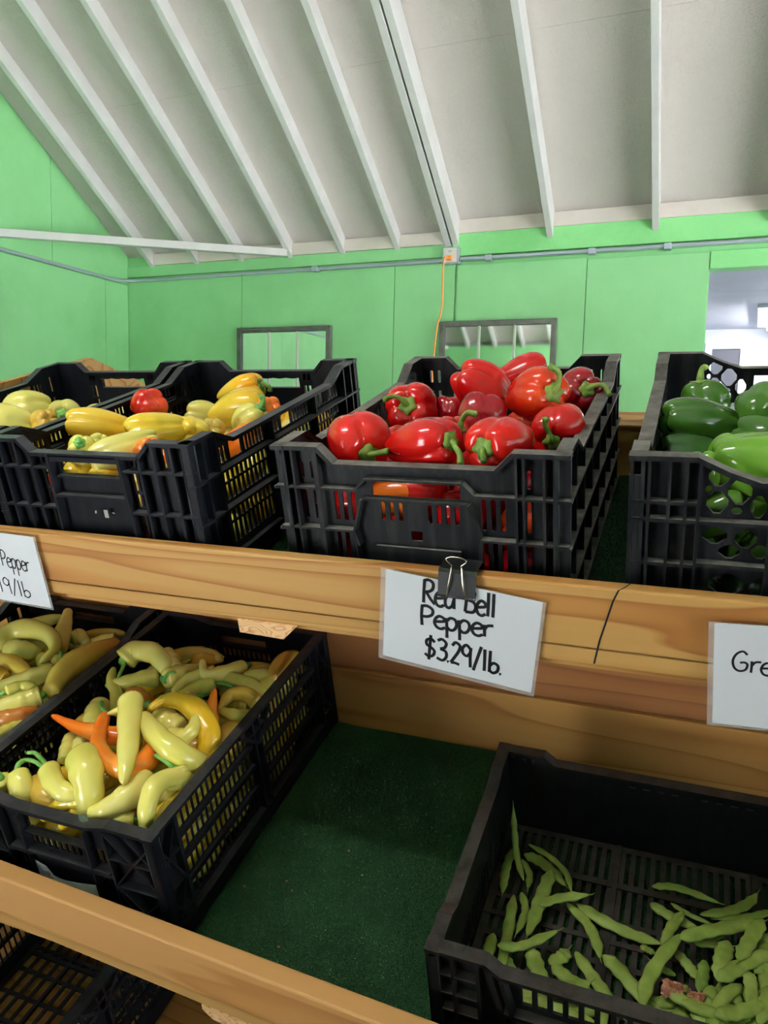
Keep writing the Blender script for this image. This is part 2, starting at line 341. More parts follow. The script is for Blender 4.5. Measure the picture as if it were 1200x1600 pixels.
# front wall behind the viewer with a wide door opening
bm = bmesh.new(); box(bm, XL-.12, -1.75, YF-.12, YF, 0, EAVE+.1); box(bm, -.85, XR+.12, YF-.12, YF, 0, EAVE+.1); box(bm, -1.75, -.85, YF-.12, YF, 2.1, EAVE+.1)
wf = struct(link('wall_front', bm_mesh(bm), 'block')); link('upper_band', boxm(XL, XR, YF, YF+.02, 2.35, EAVE+.05), 'green', wf); wf['label'] = 'green front wall opposite, seen only in the mirrors'
# roof
ce = empty('ceiling'); struct(ce); ce['label'] = 'pitched roof of white rafters over beige strand board'
cs, sn = math.cos(SLOPE), math.sin(SLOPE); RUN = (YW-RIDGE)/cs
FB = Matrix.Translation((0, YW, EAVE)) @ Matrix.Rotation(-SLOPE, 4, 'X') @ Matrix.Rotation(math.pi, 4, 'Z')   # x to -X, y up the far slope
FF = Matrix.Translation((0, YF, EAVE)) @ Matrix.Rotation(SLOPE, 4, 'X')
RX = [-3.396, -2.985, -2.598, -2.19, -1.78, -1.376, -1.022, -.968, -.36, .256, .87, 1.48, 2.09, 2.70, 3.31]
raft = {}
for F, sgn in ((FB, -1), (FF, 1)):
    for x in RX:
        hw = .019 if x not in (-1.022, -.968) else .021
        dp = .14 if x > -1 else .089                      # deeper rafters, set wider apart, in the right-hand section
        if (hw, dp) not in raft: raft[(hw, dp)] = boxm(-hw, hw, .0, RUN, 0, dp, .002); raft[(hw, dp)].materials.append(MT['white_wood'])
        link('rafter', raft[(hw, dp)], None, ce, F @ Matrix.Translation((sgn*x, 0, 0)))
    row = [-.06, 1.22, 2.44, RUN+.06]
    for i, (a, b_) in enumerate(zip(row, row[1:])):
        cols_ = [-3.76, -2.598, -.995, .87, 3.84] if i % 2 else [-3.76, -2.19, -.995, 1.48, 3.84]     # sheets break on the rafters
        for x0, x1 in zip(cols_, cols_[1:]):
            s0, s1 = sorted((sgn*x0, sgn*x1)); dz = .14 if x0 > -1.1 else .089; link('strand_board_sheet', boxm(s0+.001, s1-.001, a+.0006, b_-.0006, dz, dz+.011), 'osb', ce, F)
    link('roof_sheathing', boxm(min(sgn*-3.84, sgn*-.995), max(sgn*-3.84, sgn*-.995), -.15, RUN+.08, .1005, .150), 'dark_slot', ce, F)
    link('roof_sheathing', boxm(-3.84, 3.84, -.15, RUN+.08, .151, .18), 'dark_slot', ce, F)
xs = sorted(RX)
for x0, x1 in zip(xs, xs[1:]):
    if x1-x0 > .1: link('blocking', boxm(x0+.019, x1-.019, YW-.03, YW+.014, EAVE+.080 if x0 > -1 else EAVE+.02, EAVE+(.165 if x0 > -1 else .10), .002), 'beige_wood', ce)
def beam(name, p, q, h, t, mat, parent):
    p, q = Vector(p), Vector(q); d = (q-p); bm = bmesh.new(); side = d.cross(Vector((0, 0, 1))).normalized(); upv = side.cross(d).normalized()
    bar(bm, p, q, side*t/2, upv*h/2); bmesh.ops.bevel(bm, geom=bm.edges[:], offset=.002, segments=1, affect='EDGES'); return link(name, bm_mesh(bm), mat, parent)
beam('corner_brace', (-2.20, YW-.05, 1.482+Z0), (XL+.01, 2.71, 1.447+Z0), .05, .05, 'white_wood', ce)
beam('corner_brace', (-2.9, YF+.05, 1.482+Z0), (XL+.01, -1.5, 1.447+Z0), .05, .05, 'white_wood', ce)
link('ridge_board', boxm(-3.64, 3.7, RIDGE-.019, RIDGE+.019, EAVE+RUN*sn-.1, EAVE+RUN*sn+.09), 'white_wood', ce)

# room seen through the doorway
AY = 7.45; AC = 1.335+Z0
a1 = struct(link('wall_far', boxm(-.6, 4.0, AY, AY+.1, 0, AC), 'white_room')); a1['label'] = 'white end wall of the room beyond the doorway'
a2 = struct(link('wall_room_left', boxm(-.7, -.6, YW+.12, AY+.1, 0, AC), 'white_room')); a2['label'] = 'white side wall of the room beyond the doorway'
a3 = struct(link('wall_room_right', boxm(4.0, 4.1, YW+.12, AY+.1, 0, AC), 'white_room')); a3['label'] = 'white side wall of the room beyond, out of view'
ac = empty('ceiling_room'); struct(ac); ac['label'] = 'grey-white panelled ceiling beyond the doorway'
for y0, y1 in ((YW+.12, 5.3), (5.3, 6.5), (6.5, AY+.1)): link('ceiling_sheet', boxm(-.7, 4.1, y0+.003, y1-.003, AC, AC+.02), 'white_room', ac)
link('ceiling_backing', boxm(-.7, 4.1, YW+.12, AY+.1, AC+.02, AC+.08), 'white_room', ac)
fl2 = struct(link('floor_room', boxm(-.7, 4.1, YW+.1, AY+.1, -.1, 0), 'concrete')); fl2['label'] = 'concrete floor of the room beyond the doorway'
wd = empty('window_1', Matrix.Translation((.80, AY, 0))); struct(wd); wd['label'] = 'dim window with white frame in the far room'
link('pane', boxm(-.135, .125, -.012, -.006, .6, 1.137+Z0), 'glass_dark', wd)
for x0, x1, z0, z1 in ((-.2, -.135, .55, 1.2+Z0), (.125, .19, .55, 1.2+Z0), (-.134, .124, 1.138+Z0, 1.2+Z0), (-.134, .124, .55, .6)):
    link('window_frame', boxm(x0, x1, -.03, -.004, z0, z1, .002), 'white_room', wd)
def strip_lamp(loc, rz, length, label, strength, rod=0.0, hw=.05):
    L = empty('strip_light', Matrix.Translation(loc) @ Matrix.Rotation(rz, 4, 'Z')); tag(L, label, 'lamp')
    m, nt, b = new_mat('lamp_tube'); b.inputs['Base Color'].default_value = (.9, .9, .9, 1); b.inputs['Emission Color'].default_value = (1, .97, .92, 1); b.inputs['Emission Strength'].default_value = strength
    link('housing', boxm(-hw, hw, -length/2, length/2, -.028, 0, .004), 'white_room', L)
    for x in (-.032, .032):
        bm = bmesh.new(); sweep(bm, [Vector((x, -length/2+.03+i*(length-.06)/4, -.05)) for i in range(5)], .014, 10); link('tube', bm_mesh(bm), m, L, None, True)
        for y in (-length/2+.02, length/2-.02): link('end_cap', boxm(x-.016, x+.016, y-.015, y+.015, -.066, -.028), 'box_white', L)
    if rod:
        for y in (-length*.4, length*.4):
            h = deck_z((Matrix.Rotation(rz, 4, 'Z') @ Vector((0, y, 0))).y+loc[1])-loc[2]-.11
            link('suspension_rod', boxm(-.004, .004, y-.004, y+.004, 0, h), 'galv', L)
    return L
strip_lamp((1.13, 6.55, AC), math.radians(-4), 1.22, 'glowing white strip light on the ceiling beyond the doorway', 120, 0, .13)
strip_lamp((2.6, 6.0, AC), 0, 1.22, 'second strip light of the far room, out of view', 120, 0, .13)
strip_lamp((-.75, -.95, 3.1), math.radians(90), 1.22, 'strip light hung over the aisle behind the viewer', 85, 1)

# ------------------------------------------------------------------ things on the walls
yc = YW-.036; zc = 1.362+Z0
cdt = empty('conduit', Matrix.Translation((XL, YW, 0))); tag(cdt, 'thin galvanised conduit running round the green walls under the eaves', 'conduit'); IM = cdt.matrix_world.inverted()
pts = [(XL+.02, -2.1, zc-.01), (XL+.02, 1.0, zc-.012), (XL+.02, 3.2, zc-.016), (XL+.02, 3.72, zc-.014), (XL+.06, 3.83, zc-.006), (XL+.16, yc+.012, zc), (XL+.5, yc+.012, zc), (-1.2, yc, zc), (-1.06, yc, zc)]
tube_obj('pipe', [IM @ Vector(p) for p in pts], .0125, 'galv', cdt, 10, None, 90)
tube_obj('pipe', [IM @ Vector(p) for p in ((-.93, yc-.006, zc+.004), (-.6, yc-.004, zc+.004), (.6, yc-.004, zc+.004), (XR-.1, yc-.004, zc+.004))], .0125, 'galv', cdt, 10)
for x in (-1.98, -.74, -.10, .33): link('coupling', boxm(x-.022, x+.022, yc-.018, yc+.03, zc-.016, zc+.02, .004), 'galv', cdt, IM)
ob = empty('outlet_box', Matrix.Translation((-.99, YW-.03, 1.392+Z0))); tag(ob, 'square metal outlet box with white socket under the double rafter', 'outlet')
link('metal_box', boxm(-.055, .055, -.028, .03, -.052, .052, .004), 'galv', ob); link('face_plate', boxm(-.050, .044, -.034, -.028, -.046, .046, .004), 'box_white', ob)
for z in (.02, -.02):
    bm = bmesh.new(); sweep(bm, [Vector((0, -.037, z)), Vector((0, -.033, z))], .016, 16); s = link('socket', bm_mesh(bm), 'box_white', ob)
    for x in (-.006, .006): link('slot', boxm(x-.0015, x+.0015, -.0385, -.0365, z-.003, z+.007), 'dark_slot', s)
oc = empty('extension_cord', Matrix.Translation((-.99, YW-.07, 1.37+Z0))); tag(oc, 'orange power cord hanging from the outlet down past the mirror', 'cord')
link('plug', boxm(-.016, .016, -.03, .004, -.014, .012, .004), 'cord', oc)
tube_obj('cable', [(-.0, -.03, 0), (-.022, -.045, -.012), (-.032, -.03, -.08), (-.042, .0, -.3), (-.075, .01, -.44), (-.092, .01, -.62), (-.098, .01, -.8), (-.09, .01, -1.3), (-.05, .01, -2.4)], .0055, 'cord', oc, 8, None, 60)
def wall_mirror(x0, x1, label):
    W = x1-x0; H = .98; o = empty('wall_mirror', Matrix.Translation((x0, YW-.012, .975+Z0-H))); tag(o, label, 'mirror', 'old window frames with mirror panes'); f = .034
    for a, b_, c, d in ((0, f, 0, H), (W-f, W, 0, H), (f, W-f, H-f, H), (f, W-f, 0, f)): link('frame', boxm(a, b_, -.03, .004, c, d, .002), 'frame', o)
    iw = (W-2*f)/3
    for i in range(3):
        for j in range(2): link('mirror_pane', boxm(f+i*iw+.003, f+(i+1)*iw-.003, -.014, -.010, f+j*(H-2*f)/2+.003, f+(j+1)*(H-2*f)/2-.003), 'mirror', o)
    for i in (1, 2): link('muntin', boxm(f+i*iw-.007, f+i*iw+.007, -.026, 0, f, H-f, .002), 'muntin', o)
    link('muntin', boxm(f, W-f, -.024, 0, H/2-.007, H/2+.007, .002), 'muntin', o)
wall_mirror(-2.616, -1.854, 'window-frame mirror on the green wall behind the yellow peppers')
wall_mirror(-1.054, -.29, 'window-frame mirror under the outlet reflecting the white rafters')

# ------------------------------------------------------------------ wooden stand
st = empty('display_stand', Matrix.Translation((0, 0, 0))); tag(st, 'stepped pine display stand with sloping turf-lined shelves', 'display stand')
U0, U1 = -1.0, 1.55
link('fascia_board', boxm(U0, U1, -.034, -.015, .0145, .10, .003), 'pine', st, UP)
link('trim_strip', boxm(U0, U1, -.0335, -.015, -.009, .0130, .0015), 'pine_edge', st, UP)
link('shelf_deck', boxm(U0, U1, -.015, .66, -.026, -.006), 'pine_back', st, UP)
link('back_board', boxm(U0, U1, .637, .656, -.006, .088, .002), 'pine_back', st, UP)
link('cap_board', boxm(U0+.0, U1, .635, .735, .089, .104, .003), 'pine', st, UP)
bm = bmesh.new(); ring = []
link('support_bracket', prism([(-.076, -.031), (-.002, -.033), (.022, -.0095), (-.076, -.0095)], -.038, .60, 1), 'endgrain', st, UP)
link('support_bracket', prism([(.9, -.05), (.985, -.05), (.985, -.0265), (.9, -.0265)], -.01, .60, 1), 'endgrain', st, UP)
inv_up = UP.inverted()
def yz(v, n): p = UP @ Vector((0, v, n)); return (p.y, p.z)
link('end_panel', prism([yz(-.04, -.06), yz(-.04, .238), (.64, .436+Z0), (1.32, .262+Z0), (1.32, -.05+Z0), (.6, .05+Z0)], -.995, -.972), 'pine', st)
# far side of the two-sided stand
REAR = Matrix.Translation((0, .66, .20+Z0)) @ Matrix.Rotation(-.25, 4, 'X')
link('shelf_deck', boxm(U0+.03, U1, .03, .66, -.03, -.008), 'pine_back', st, REAR); link('fascia_board', boxm(U0+.03, U1, .66, .68, -.03, .08), 'pine', st, REAR)
# lower shelf
UL = -1.7
LF = LO @ Matrix.Translation((.1, 0, .055)) @ Matrix.Rotation(math.radians(-1.6), 4, 'Z') @ Matrix.Rotation(math.radians(1.1), 4, 'Y') @ Matrix.Translation((-.1, 0, -.055))
link('fascia_board', boxm(UL, U1, -.050, -.022, .0145, .10, .003), 'pine_flat', st, LF)
link('trim_strip', boxm(UL, U1, -.0495, -.022, -.009, .0130, .0015), 'pine_edge', st, LF)
link('shelf_deck', boxm(UL, U1, -.02, .60, -.03, -.006), 'pine_back', st, LO)
link('back_board', boxm(UL, U1, .585, .604, -.03, .136, .002), 'pine_back', st, LO)
link('back_board', boxm(UL, U1, .592, .611, .138, .44, .002), 'redwood', st, LO)
link('support_bracket', prism([(-.065, -.02), (-.05, -.034), (.02, -.04), (.09, -.034), (.09, -.0095), (-.065, -.0095)], -.05, .5, 1), 'endgrain', st, LF)
T3 = Matrix.Translation((0, -.17, -1.04+Z0)) @ Matrix.Rotation(.27, 4, 'X')
link('shelf_deck', boxm(UL, U1, -.04, .62, -.03, -.006), 'pine_back', st, T3); link('fascia_board', boxm(UL, U1, -.06, -.04, -.03, .09, .003), 'pine_flat', st, T3)
link('back_board', boxm(UL, U1, .62, .64, -.03, .45), 'redwood', st, T3)
for x in (-.97, .28, 1.5):
    for y, z1 in ((.56, .10+Z0), (-.14, -1.07+Z0), (.60, -.45+Z0)):
        link('post', boxm(x-.02, x+.02, y, y+.085, 0, z1), 'pine_back', st)
    link('post', boxm(x-.02, x+.02, 1.18, 1.26, 0, .02+Z0), 'pine_back', st)
bm = bmesh.new(); rnd = random.Random(5)
pm = [(.474, .1015), (.468, .1015), (.462, .0985), (.456, .083), (.449, .055), (.442, .028), (.436, -.006)]
mk = bmesh.new(); pv = None
for k, (u, n_) in enumerate(pm):
    v_ = -.018 if k == 0 else -.0345; n2 = .1005 if k == 0 else n_; v_ = -.030 if k == 1 else v_; n2 = .1005 if k == 1 else n2
    cur = (mk.verts.new((u-.0011, v_, n2)), mk.verts.new((u+.0011, v_, n2)))
    if pv: mk.faces.new((pv[0], pv[1], cur[1], cur[0]))
    pv = cur
link('pencil_mark', bm_mesh(mk), 'ink', st, UP)
tm = tag(link('turf_mat', boxm(U0+.01, U1, -.014, .636, -.006, 0), 'turf', None, UP), 'dark green artificial turf lining the upper shelf', 'turf mat')
# lower mat with a slightly wavy rear edge
bm = bmesh.new(); K = 120; rows = []
for i in range(K+1):
    u = U0+.01+(U1-U0-.02)*i/K; e = .579+.004*mnoise.noise(Vector((u*9, 2, 1)))
    rows.append([bm.verts.new((u, -.020, 0)), bm.verts.new((u, e, 0)), bm.verts.new((u, e, -.006)), bm.verts.new((u, -.020, -.006))])
for a, b_ in zip(rows, rows[1:]):
    for k in range(4): bm.faces.new((a[k], b_[k], b_[(k+1) % 4], a[(k+1) % 4]))
bm.faces.new(rows[0]); bm.faces.new(rows[-1][::-1])
tag(link('turf_mat', bm_mesh(bm), 'turf', None, LO), 'dark green artificial turf lining the lower shelf', 'turf mat')
rnd = random.Random(8)
def pile(parent, regions, count, seed):                   # short turf fibres standing in the mat
    rn = random.Random(seed); vs, fs = [], []; ar = [(b_-a)*(d-c) for a, b_, c, d in regions]
    for (a, b_, c, d), w_ in zip(regions, ar):
        for _ in range(int(count*w_/sum(ar))):
            u, v = rn.uniform(a, b_), rn.uniform(c, d); an = rn.uniform(0, 6.28); h = rn.uniform(.0025, .0055); dx, dy = math.cos(an)*.0005, math.sin(an)*.0005; lx, ly = rn.uniform(-.003, .003), rn.uniform(-.003, .003)
            k = len(vs); vs += [(u-dx, v-dy, -.0005), (u+dx, v+dy, -.0005), (u+lx, v+ly, h)]; fs.append((k, k+1, k+2))
    me = bpy.data.meshes.new('pile'); me.from_pydata(vs, [], fs); o = link('turf_pile', me, 'turf', parent); o['kind'] = 'stuff'
pile([o for o in C.objects if o.name == 'turf_mat'][0], [(-.14, .02, -.01, .63), (.39, .49, -.01, .63)], 26000, 1)
pile([o for o in C.objects if o.name == 'turf_mat.001'][0], [(-.22, .30, -.018, .572)], 70000, 2)
for k, (px, py) in enumerate(((320, 1404), (382, 1385), (448, 1377), (456, 1392), (566, 1368), (545, 1330), (436, 1480))):
    p = loc_hit(px, py, LO, 2, .001); tag(link('crumb', boxm(-.0022, .0022, -.0012, .0012, 0, .0015, .0004), 'dead_leaf', None, LO @ Matrix.Translation(p) @ Matrix.Rotation(rnd.random()*3, 4, 'Z')), 'tiny dry crumb lying on the lower green turf', 'crumb', 'dry crumbs on the turf')

# ------------------------------------------------------------------ crates
INS = .015
class Panel:
    def __init__(s, bm, O, A, out): s.bm, s.O, s.A, s.out = bm, Vector(O), Vector(A), Vector(out)
    def pt(s, a, n, d=0): return s.O + s.A*a + Vector((0, 0, n)) + s.out*d
    def plate(s, outline, holes, t=.0035):
        z = s.A.cross(Vector((0, 0, 1))); mw = Matrix((s.A, Vector((0, 0, 1)), z)).transposed().to_4x4(); mw.translation = s.O; slab(s.bm, outline, holes, t, mw)
    def rib(s, a0, n0, a1, n1, th=.003, d0=.0, d1=INS):
        p, q = s.pt(a0, n0, (d0+d1)/2), s.pt(a1, n1, (d0+d1)/2); d = (q-p).normalized(); bar(s.bm, p, q, s.out*((d1-d0)/2), d.cross(s.out).normalized()*th/2)
    def rim(s, prof, d0=-.004, d1=INS, th=.006):
        for (a0, n0), (a1, n1) in zip(prof, prof[1:]):
            d = (Vector((a1, n1))-Vector((a0, n0))).normalized()*.0012; s.rib(a0-d.x, n0-th/2-d.y, a1+d.x, n1-th/2+d.y, th, d0, d1)
def slots(a0, a1, pitch, wd, n0, n1, fn=oval):
    k = max(1, int((a1-a0)/pitch)); off = ((a1-a0)-(k-1)*pitch-wd)/2
    return [fn(a0+off+i*pitch, a0+off+i*pitch+wd, n0, n1) for i in range(k)]
def outline(prof, W, lo=.003): return [(0, lo), (W, lo)]+[(a, n-.003) for a, n in reversed(prof)]
def clampprof(prof, W, e): return [(min(max(a, e), W-e), n) for a, n in prof]

def frontA(P, W, H, lo):
    pf = [(0, H), (.068, H), (.09, H-.023), (W-.09, H-.023), (W-.068, H), (W, H)]
    ho = [rect(.139, .261, .180, .204)] + slots(.074, .120, .0125, .0065, .140, .184) + slots(.280, .327, .0125, .0065, .140, .184) + slots(.074, .116, .0125, .0065, .03, .126) + slots(.282, .327, .0125, .0065, .03, .126)
    ho += slots(.140, .19, .0125, .006, .145, .172) + slots(.212, .262, .0125, .006, .145, .172) + [oval(.346, .352, .14, .184), oval(.366, .372, .14, .184), oval(.346, .352, .2, .225), oval(.366, .372, .2, .225), oval(.346, .352, .03, .126), oval(.366, .372, .03, .126), oval(.034, .040, .2, .225), oval(.05, .056, .2, .225), oval(.034, .040, .14, .184), oval(.05, .056, .14, .184)]
    ho += [rect(.19, .206, .118, .132)]
    P.plate(outline(pf, W), ho)
    for n, c in ((.191, (.118, .134, .207)), (.131, (.112, .126, .178))):
        P.rib(0, n, c[0], n); P.rib(W-c[0], n, W, n); P.rib(c[0], n, c[1], c[2]); P.rib(W-c[0], n, W-c[1], c[2])
    P.rib(.134, .207, W-.134, .207); P.rib(.118, .11, .112, .131); P.rib(W-.118, .02, W-.112, .131); P.rib(.118, .02, .112, .131)
    P.rib(0, .066, .118, .066); P.rib(W-.118, .066, W, .066)
    P.rib(.128, .177, W-.128, .177, .003, 0, .010)
    for a in (.018, .030, W-.018, W-.030, W-.055): P.rib(a, .004, a, H-.004, .0028)
    P.rib(.0645, .004, .0645, H-.004, .007); P.rib(W-.064, .004, W-.064, H-.004, .0028)
    P.rib(.2, .01, .2, .11, .12, .004, .009)
    return pf
def sideA(P, W, H, lo):
    pf = [(0, H), (.07, H), (.115, H-.026), (W-.115, H-.026), (W-.07, H), (W, H)]
    vr = [.012, .06, .135, .215, .30, .385, .465, .54, .588]; ho = []
    for a, b_ in zip(vr[1:], vr[2:-1]):
        ho += slots(a+.008, b_-.006, .0135, .0065, .197, H-.036) + slots(a+.008, b_-.006, .0135, .0065, .135, .183) + slots(a+.008, b_-.006, .0135, .0065, .075, .122)
    ho += [rect(.232, .258, .198, .214)] if False else []
    P.plate(outline(pf, W), ho)
    for n in (.190, .128, .066, .012): P.rib(0, n, W, n, .0032, 0, INS+.003)
    for a in vr: P.rib(a, .004, a, H-(.006 if a < .09 or a > W-.09 else .03), .0035)
    return pf
def frontB(P, W, H, lo):
    pf = [(0, H), (.072, H), (.094, H-.022), (W-.094, H-.022), (W-.072, H), (W, H)]
    hh = [(.142, .191), (.27, .191), (.268, .213)]+[(.268-.126*i/8, .213-(.0018 if i % 2 else 0)) for i in range(1, 8)]+[(.138, .213)]
    ho = [hh]
    for a0, a1 in ((.098, .128), (W-.128, W-.098)):
        ho += slots(a0, a1, .0105, .0065, .208, .226, rect) + slots(a0, a1, .0105, .0065, .168, .196, rect) + slots(a0, a1, .0105, .0065, .142, .163, rect) + slots(a0, a1, .0105, .0065, .09, .128, rect)+ slots(a0, a1, .0105, .0065, .03, .08, rect)
    for a0, a1 in ((.035, .066), (W-.066, W-.035)):
        ho += slots(a0, a1, .0105, .0055, .208, .238, rect) if lo else []
    P.plate(outline(pf, W), ho)
    for a in (.003, .034, .066, .094, W-.094, W-.066, W-.034, W-.003): P.rib(a, .004, a, H-(.004 if a < .08 or a > W-.08 else .026), .0042)
    for n in (.203, .136, .066): P.rib(0, n, .128, n, .0035); P.rib(W-.128, n, W, n, .0035)
    for a in (.131, W-.131): P.rib(a+(.008 if a > .2 else -.008), .01, a, H-.024, .005, 0, INS+.002)
    P.rib(.131, .158, W-.131, .158, .0045, 0, INS+.002); P.rib(.131, H-.030, W-.131, H-.030, .010, 0, INS); P.rib(.138, .189, W-.138, .189, .003, 0, .012)
    return pf
def sideB(P, W, H, lo):
    pf = [(0, H), (.065, H), (.115, H-.024), (W-.125, H-.024), (W-.07, H), (W, H)]
    vr = [.003, .034, .068, .236, .40, W-.068, W-.034, W-.003]; ho = []
    for a, b_ in zip(vr, vr[1:]):
        big = b_-a > .08
        if big:
            ho += [rect(a+.05, a+.085, .190, H-.032)] + slots(a+.006, a+.047, .0105, .0062, .190, H-.034, rect) + slots(a+.088, b_-.008, .0105, .0062, .190, H-.034, rect)
        for n0, n1 in ((.158, .178), (.128, .154), (.092, .116), (.055, .088)) if big else ((.19, .225), (.128, .176), (.06, .114)):
            ho += slots(a+.006, b_-.006, .0135 if big else .014, .0088, n0, n1, rect)
    P.plate(outline(pf, W), ho, .003)
    for n in (.184, .121): P.rib(0, n, W, n, .004, 0, INS+.002)
    P.rib(0, .04, W, .04, .004, 0, .012)
    for a in vr: P.rib(a, .004, a, H-(.004 if a < .07 or a > W-.07 else .03), .0045)
    return pf
def frontC(P, W, H, lo):
    pf = [(0, H), (.085, H), (.125, H-.010), (W-.125, H-.010), (W-.085, H), (W, H)]
    ho = [rect(.140, .26, .170, .192)] + slots(.108, .292, .0122, .008, .136, .162, rect) + slots(.095, .13, .0115, .0075, .03, .12, rect) + slots(.27, .305, .0115, .0075, .03, .12, rect)
    P.plate(outline(pf, W), ho)
    for s in (0, 1):
        X = (lambda a: a) if not s else (lambda a: W-a)
        for n in (.058, .112, .166): P.rib(X(.0), n, X(.092), n, .0026)
        for a0, n0, a1, n1 in ((.092, .02, .004, .112), (.092, .112, .004, .02), (.092, .112, .004, .215), (.092, .215, .004, .112), (.092, .112, .05, .02), (.05, .215, .004, .16)): P.rib(X(a0), n0, X(a1), n1, .0026)
        P.rib(X(.093), .004, X(.093), H-.006, .004); P.rib(X(.002), .004, X(.002), H-.006, .004)
        P.rib(X(.093), .126, X(.14), .126, .004)
    P.rib(.13, .167, W-.13, .167, .004, 0, .010); P.rib(.10, .130, W-.10, .130, .004, 0, INS); P.rib(.2, .005, .2, .118, .12, .002, .006)
    for a in (.134, W-.134): P.rib(a, .004, a, .200, .004)
    return pf
def sideC(P, W, H, lo):
    pf = [(0, H), (W, H)]; ho = []; mid = (.055, W/2-.012, W/2+.012, W-.055)
    for a0, a1 in ((mid[0], mid[1]), (mid[2], mid[3])):
        for n0, n1 in ((.178, .216), (.135, .168), (.090, .125), (.044, .080)): ho += slots(a0, a1, .0135, .0100, n0, n1, rect)
    P.plate(outline(pf, W), ho, .0025)
    for n in (.1725, .1295, .0845): P.rib(.052, n, W/2-.010, n, .009, .001, .008); P.rib(W/2+.010, n, W-.052, n, .009, .001, .008)
    P.rib(0, .022, W, .022, .03, .0, INS)
    for a in (.053, W/2-.010, W/2+.010, W-.053): P.rib(a, .004, a, H-.006, .005)
    P.rib(W/2, .172, W/2-.05, H-.008, .007, .004, INS); P.rib(W/2, .172, W/2+.05, H-.008, .007, .004, INS); P.rib(W/2-.03, .200, W/2+.03, .200, .004, .004, INS)
    for s in (0, 1):
        X = (lambda a: a) if not s else (lambda a: W-a)
        for n in (.058, .112, .166): P.rib(X(0), n, X(.053), n, .0026)
        for a0, n0, a1, n1 in ((.05, .02, .004, .112), (.05, .112, .004, .215), (.05, .215, .004, .13), (.05, .112, .004, .02)): P.rib(X(a0), n0, X(a1), n1, .0026)
        P.rib(X(.002), .004, X(.002), H-.006, .004)
    return pf
def ngon(cx, cy, rx, ry, k=10, rot=0): return [(cx+rx*math.cos(rot+2*math.pi*i/k), cy+ry*math.sin(rot+2*math.pi*i/k)) for i in range(k)]
def dia(cx, cy, rx, ry):
    out = []
    for i in range(4):
        a = math.pi/2*i
        for da in (-.28, .28): out.append((cx+rx*math.cos(a+da), cy+ry*math.sin(a+da)))
    return out
def frontD(P, W, H, lo):
    pf = [(0, H), (.072, H), (.105, H-.016), (.137, H-.027), (W-.137, H-.027), (W-.105, H-.016), (W-.072, H), (W, H)]; ho = [rect(.158, W-.158, .188, .210)]
    for m_ in (0, 1):
        X = (lambda a: a) if not m_ else (lambda a: W-a)
        for cx, cy, rx, ry in ((.0955, .224, .0115, .012), (.0955, .193, .012, .014), (.118, .207, .013, .016), (.138, .190, .009, .014), (.0955, .152, .014, .011), (.128, .150, .012, .012), (.112, .133, .012, .009), (.144, .135, .010, .009), (.112, .09, .02, .015), (.145, .09, .01, .012)):
            ho.append(dia(X(cx), cy, rx, ry))
        ho.append(ngon(X(.0855), .2085, .004, .005, 8)); ho.append(ngon(X(.116), .184, .006, .0045, 8))
    for a in (.165, .1855, .206, .2265): ho.append(oval(a, a+.009, .128, .162))
    P.plate(outline(pf, W), ho, .004)
    for m_ in (0, 1):
        X = (lambda a: a) if not m_ else (lambda a: W-a)
        for n in (.194, .116): P.rib(X(0), n, X(.075), n, .004)
        P.rib(X(0), .172, X(.15), .172, .0045); P.rib(X(.075), .119, X(.15), .119, .0045); P.rib(X(0), .05, X(.15), .05, .004)
        for a in (.003, .022, .044, .062, .076): P.rib(X(a), .004, X(a), H-.004, .0035)
        P.rib(X(.152), .004, X(.152), H-.028, .005)
    P.rib(.152, .178, W-.152, .178, .005, 0, INS)
    return pf
def sideD(P, W, H, lo):
    pf = [(0, H), (.06, H), (.10, H-.02), (W-.14, H-.02), (W-.10, H), (W, H)]
    ho = []
    for k in range(7): ho += [dia(.1+.066*k, .09, .022, .022), dia(.1+.066*k, .15, .022, .02)]
    P.plate(outline(pf, W), ho, .004)
    for n in (.194, .172, .116, .05): P.rib(0, n, W, n, .004)
    for a in (.003, .04, .08, .2, .3, .4, W-.08, W-.04, W-.003): P.rib(a, .004, a, H-.024, .004)
    return pf
def longE(P, W, H, lo):
    pf = [(0, H), (.076, H), (.094, H-.014), (W-.094, H-.014), (W-.076, H), (W, H)]
    fr = lo
    ho = []
    if fr:
        ho = slots(.115, W-.115, .0185, .012, .098, .138, rect) + slots(.115, W-.115, .0185, .012, .02, .075, rect)
    else:
        ho = [rect(.022, .028, .150, .158), rect(.042, .048, .148, .156), rect(.056, .062, .148, .156)] + slots(.2, W-.2, .021, .010, .136, .142, rect)
    P.plate(outline(pf, W), ho, .004)
    for m_ in (0, 1):
        X = (lambda a: a) if not m_ else (lambda a: W-a)
        for a in (.034, .066): P.rib(X(a), .004, X(a), H-.006, .004)
        P.rib(X(.002), .004, X(.002), H-.008, .004)
        for n in (.03, .062, .094, .126): P.rib(X(0), n, X(.066), n, .003)
        P.rib(X(.078), H-.006, X(.108), .02, .008); P.rib(X(.096), .142, X(.122), .02, .006)
    P.rib(.094, .086, W-.094, .086, .006); P.rib(.094, .144, W-.094, .144, .010, -.002, .008)
    return pf
def sideE(P, W, H, lo):
    pf = [(0, H), (.055, H), (.08, H-.012), (W-.09, H-.012), (W-.06, H), (W, H)]
    P.plate(outline(pf, W), slots(.08, W-.08, .0135, .005, .03, .08, rect), .004)
    for n in (.03, .062, .094, .126): P.rib(0, n, W, n, .003)
    for a in (.002, .035, .07, .15, .2, .25, W-.07, W-.035, W-.002): P.rib(a, .004, a, H-.016, .004)
    return pf
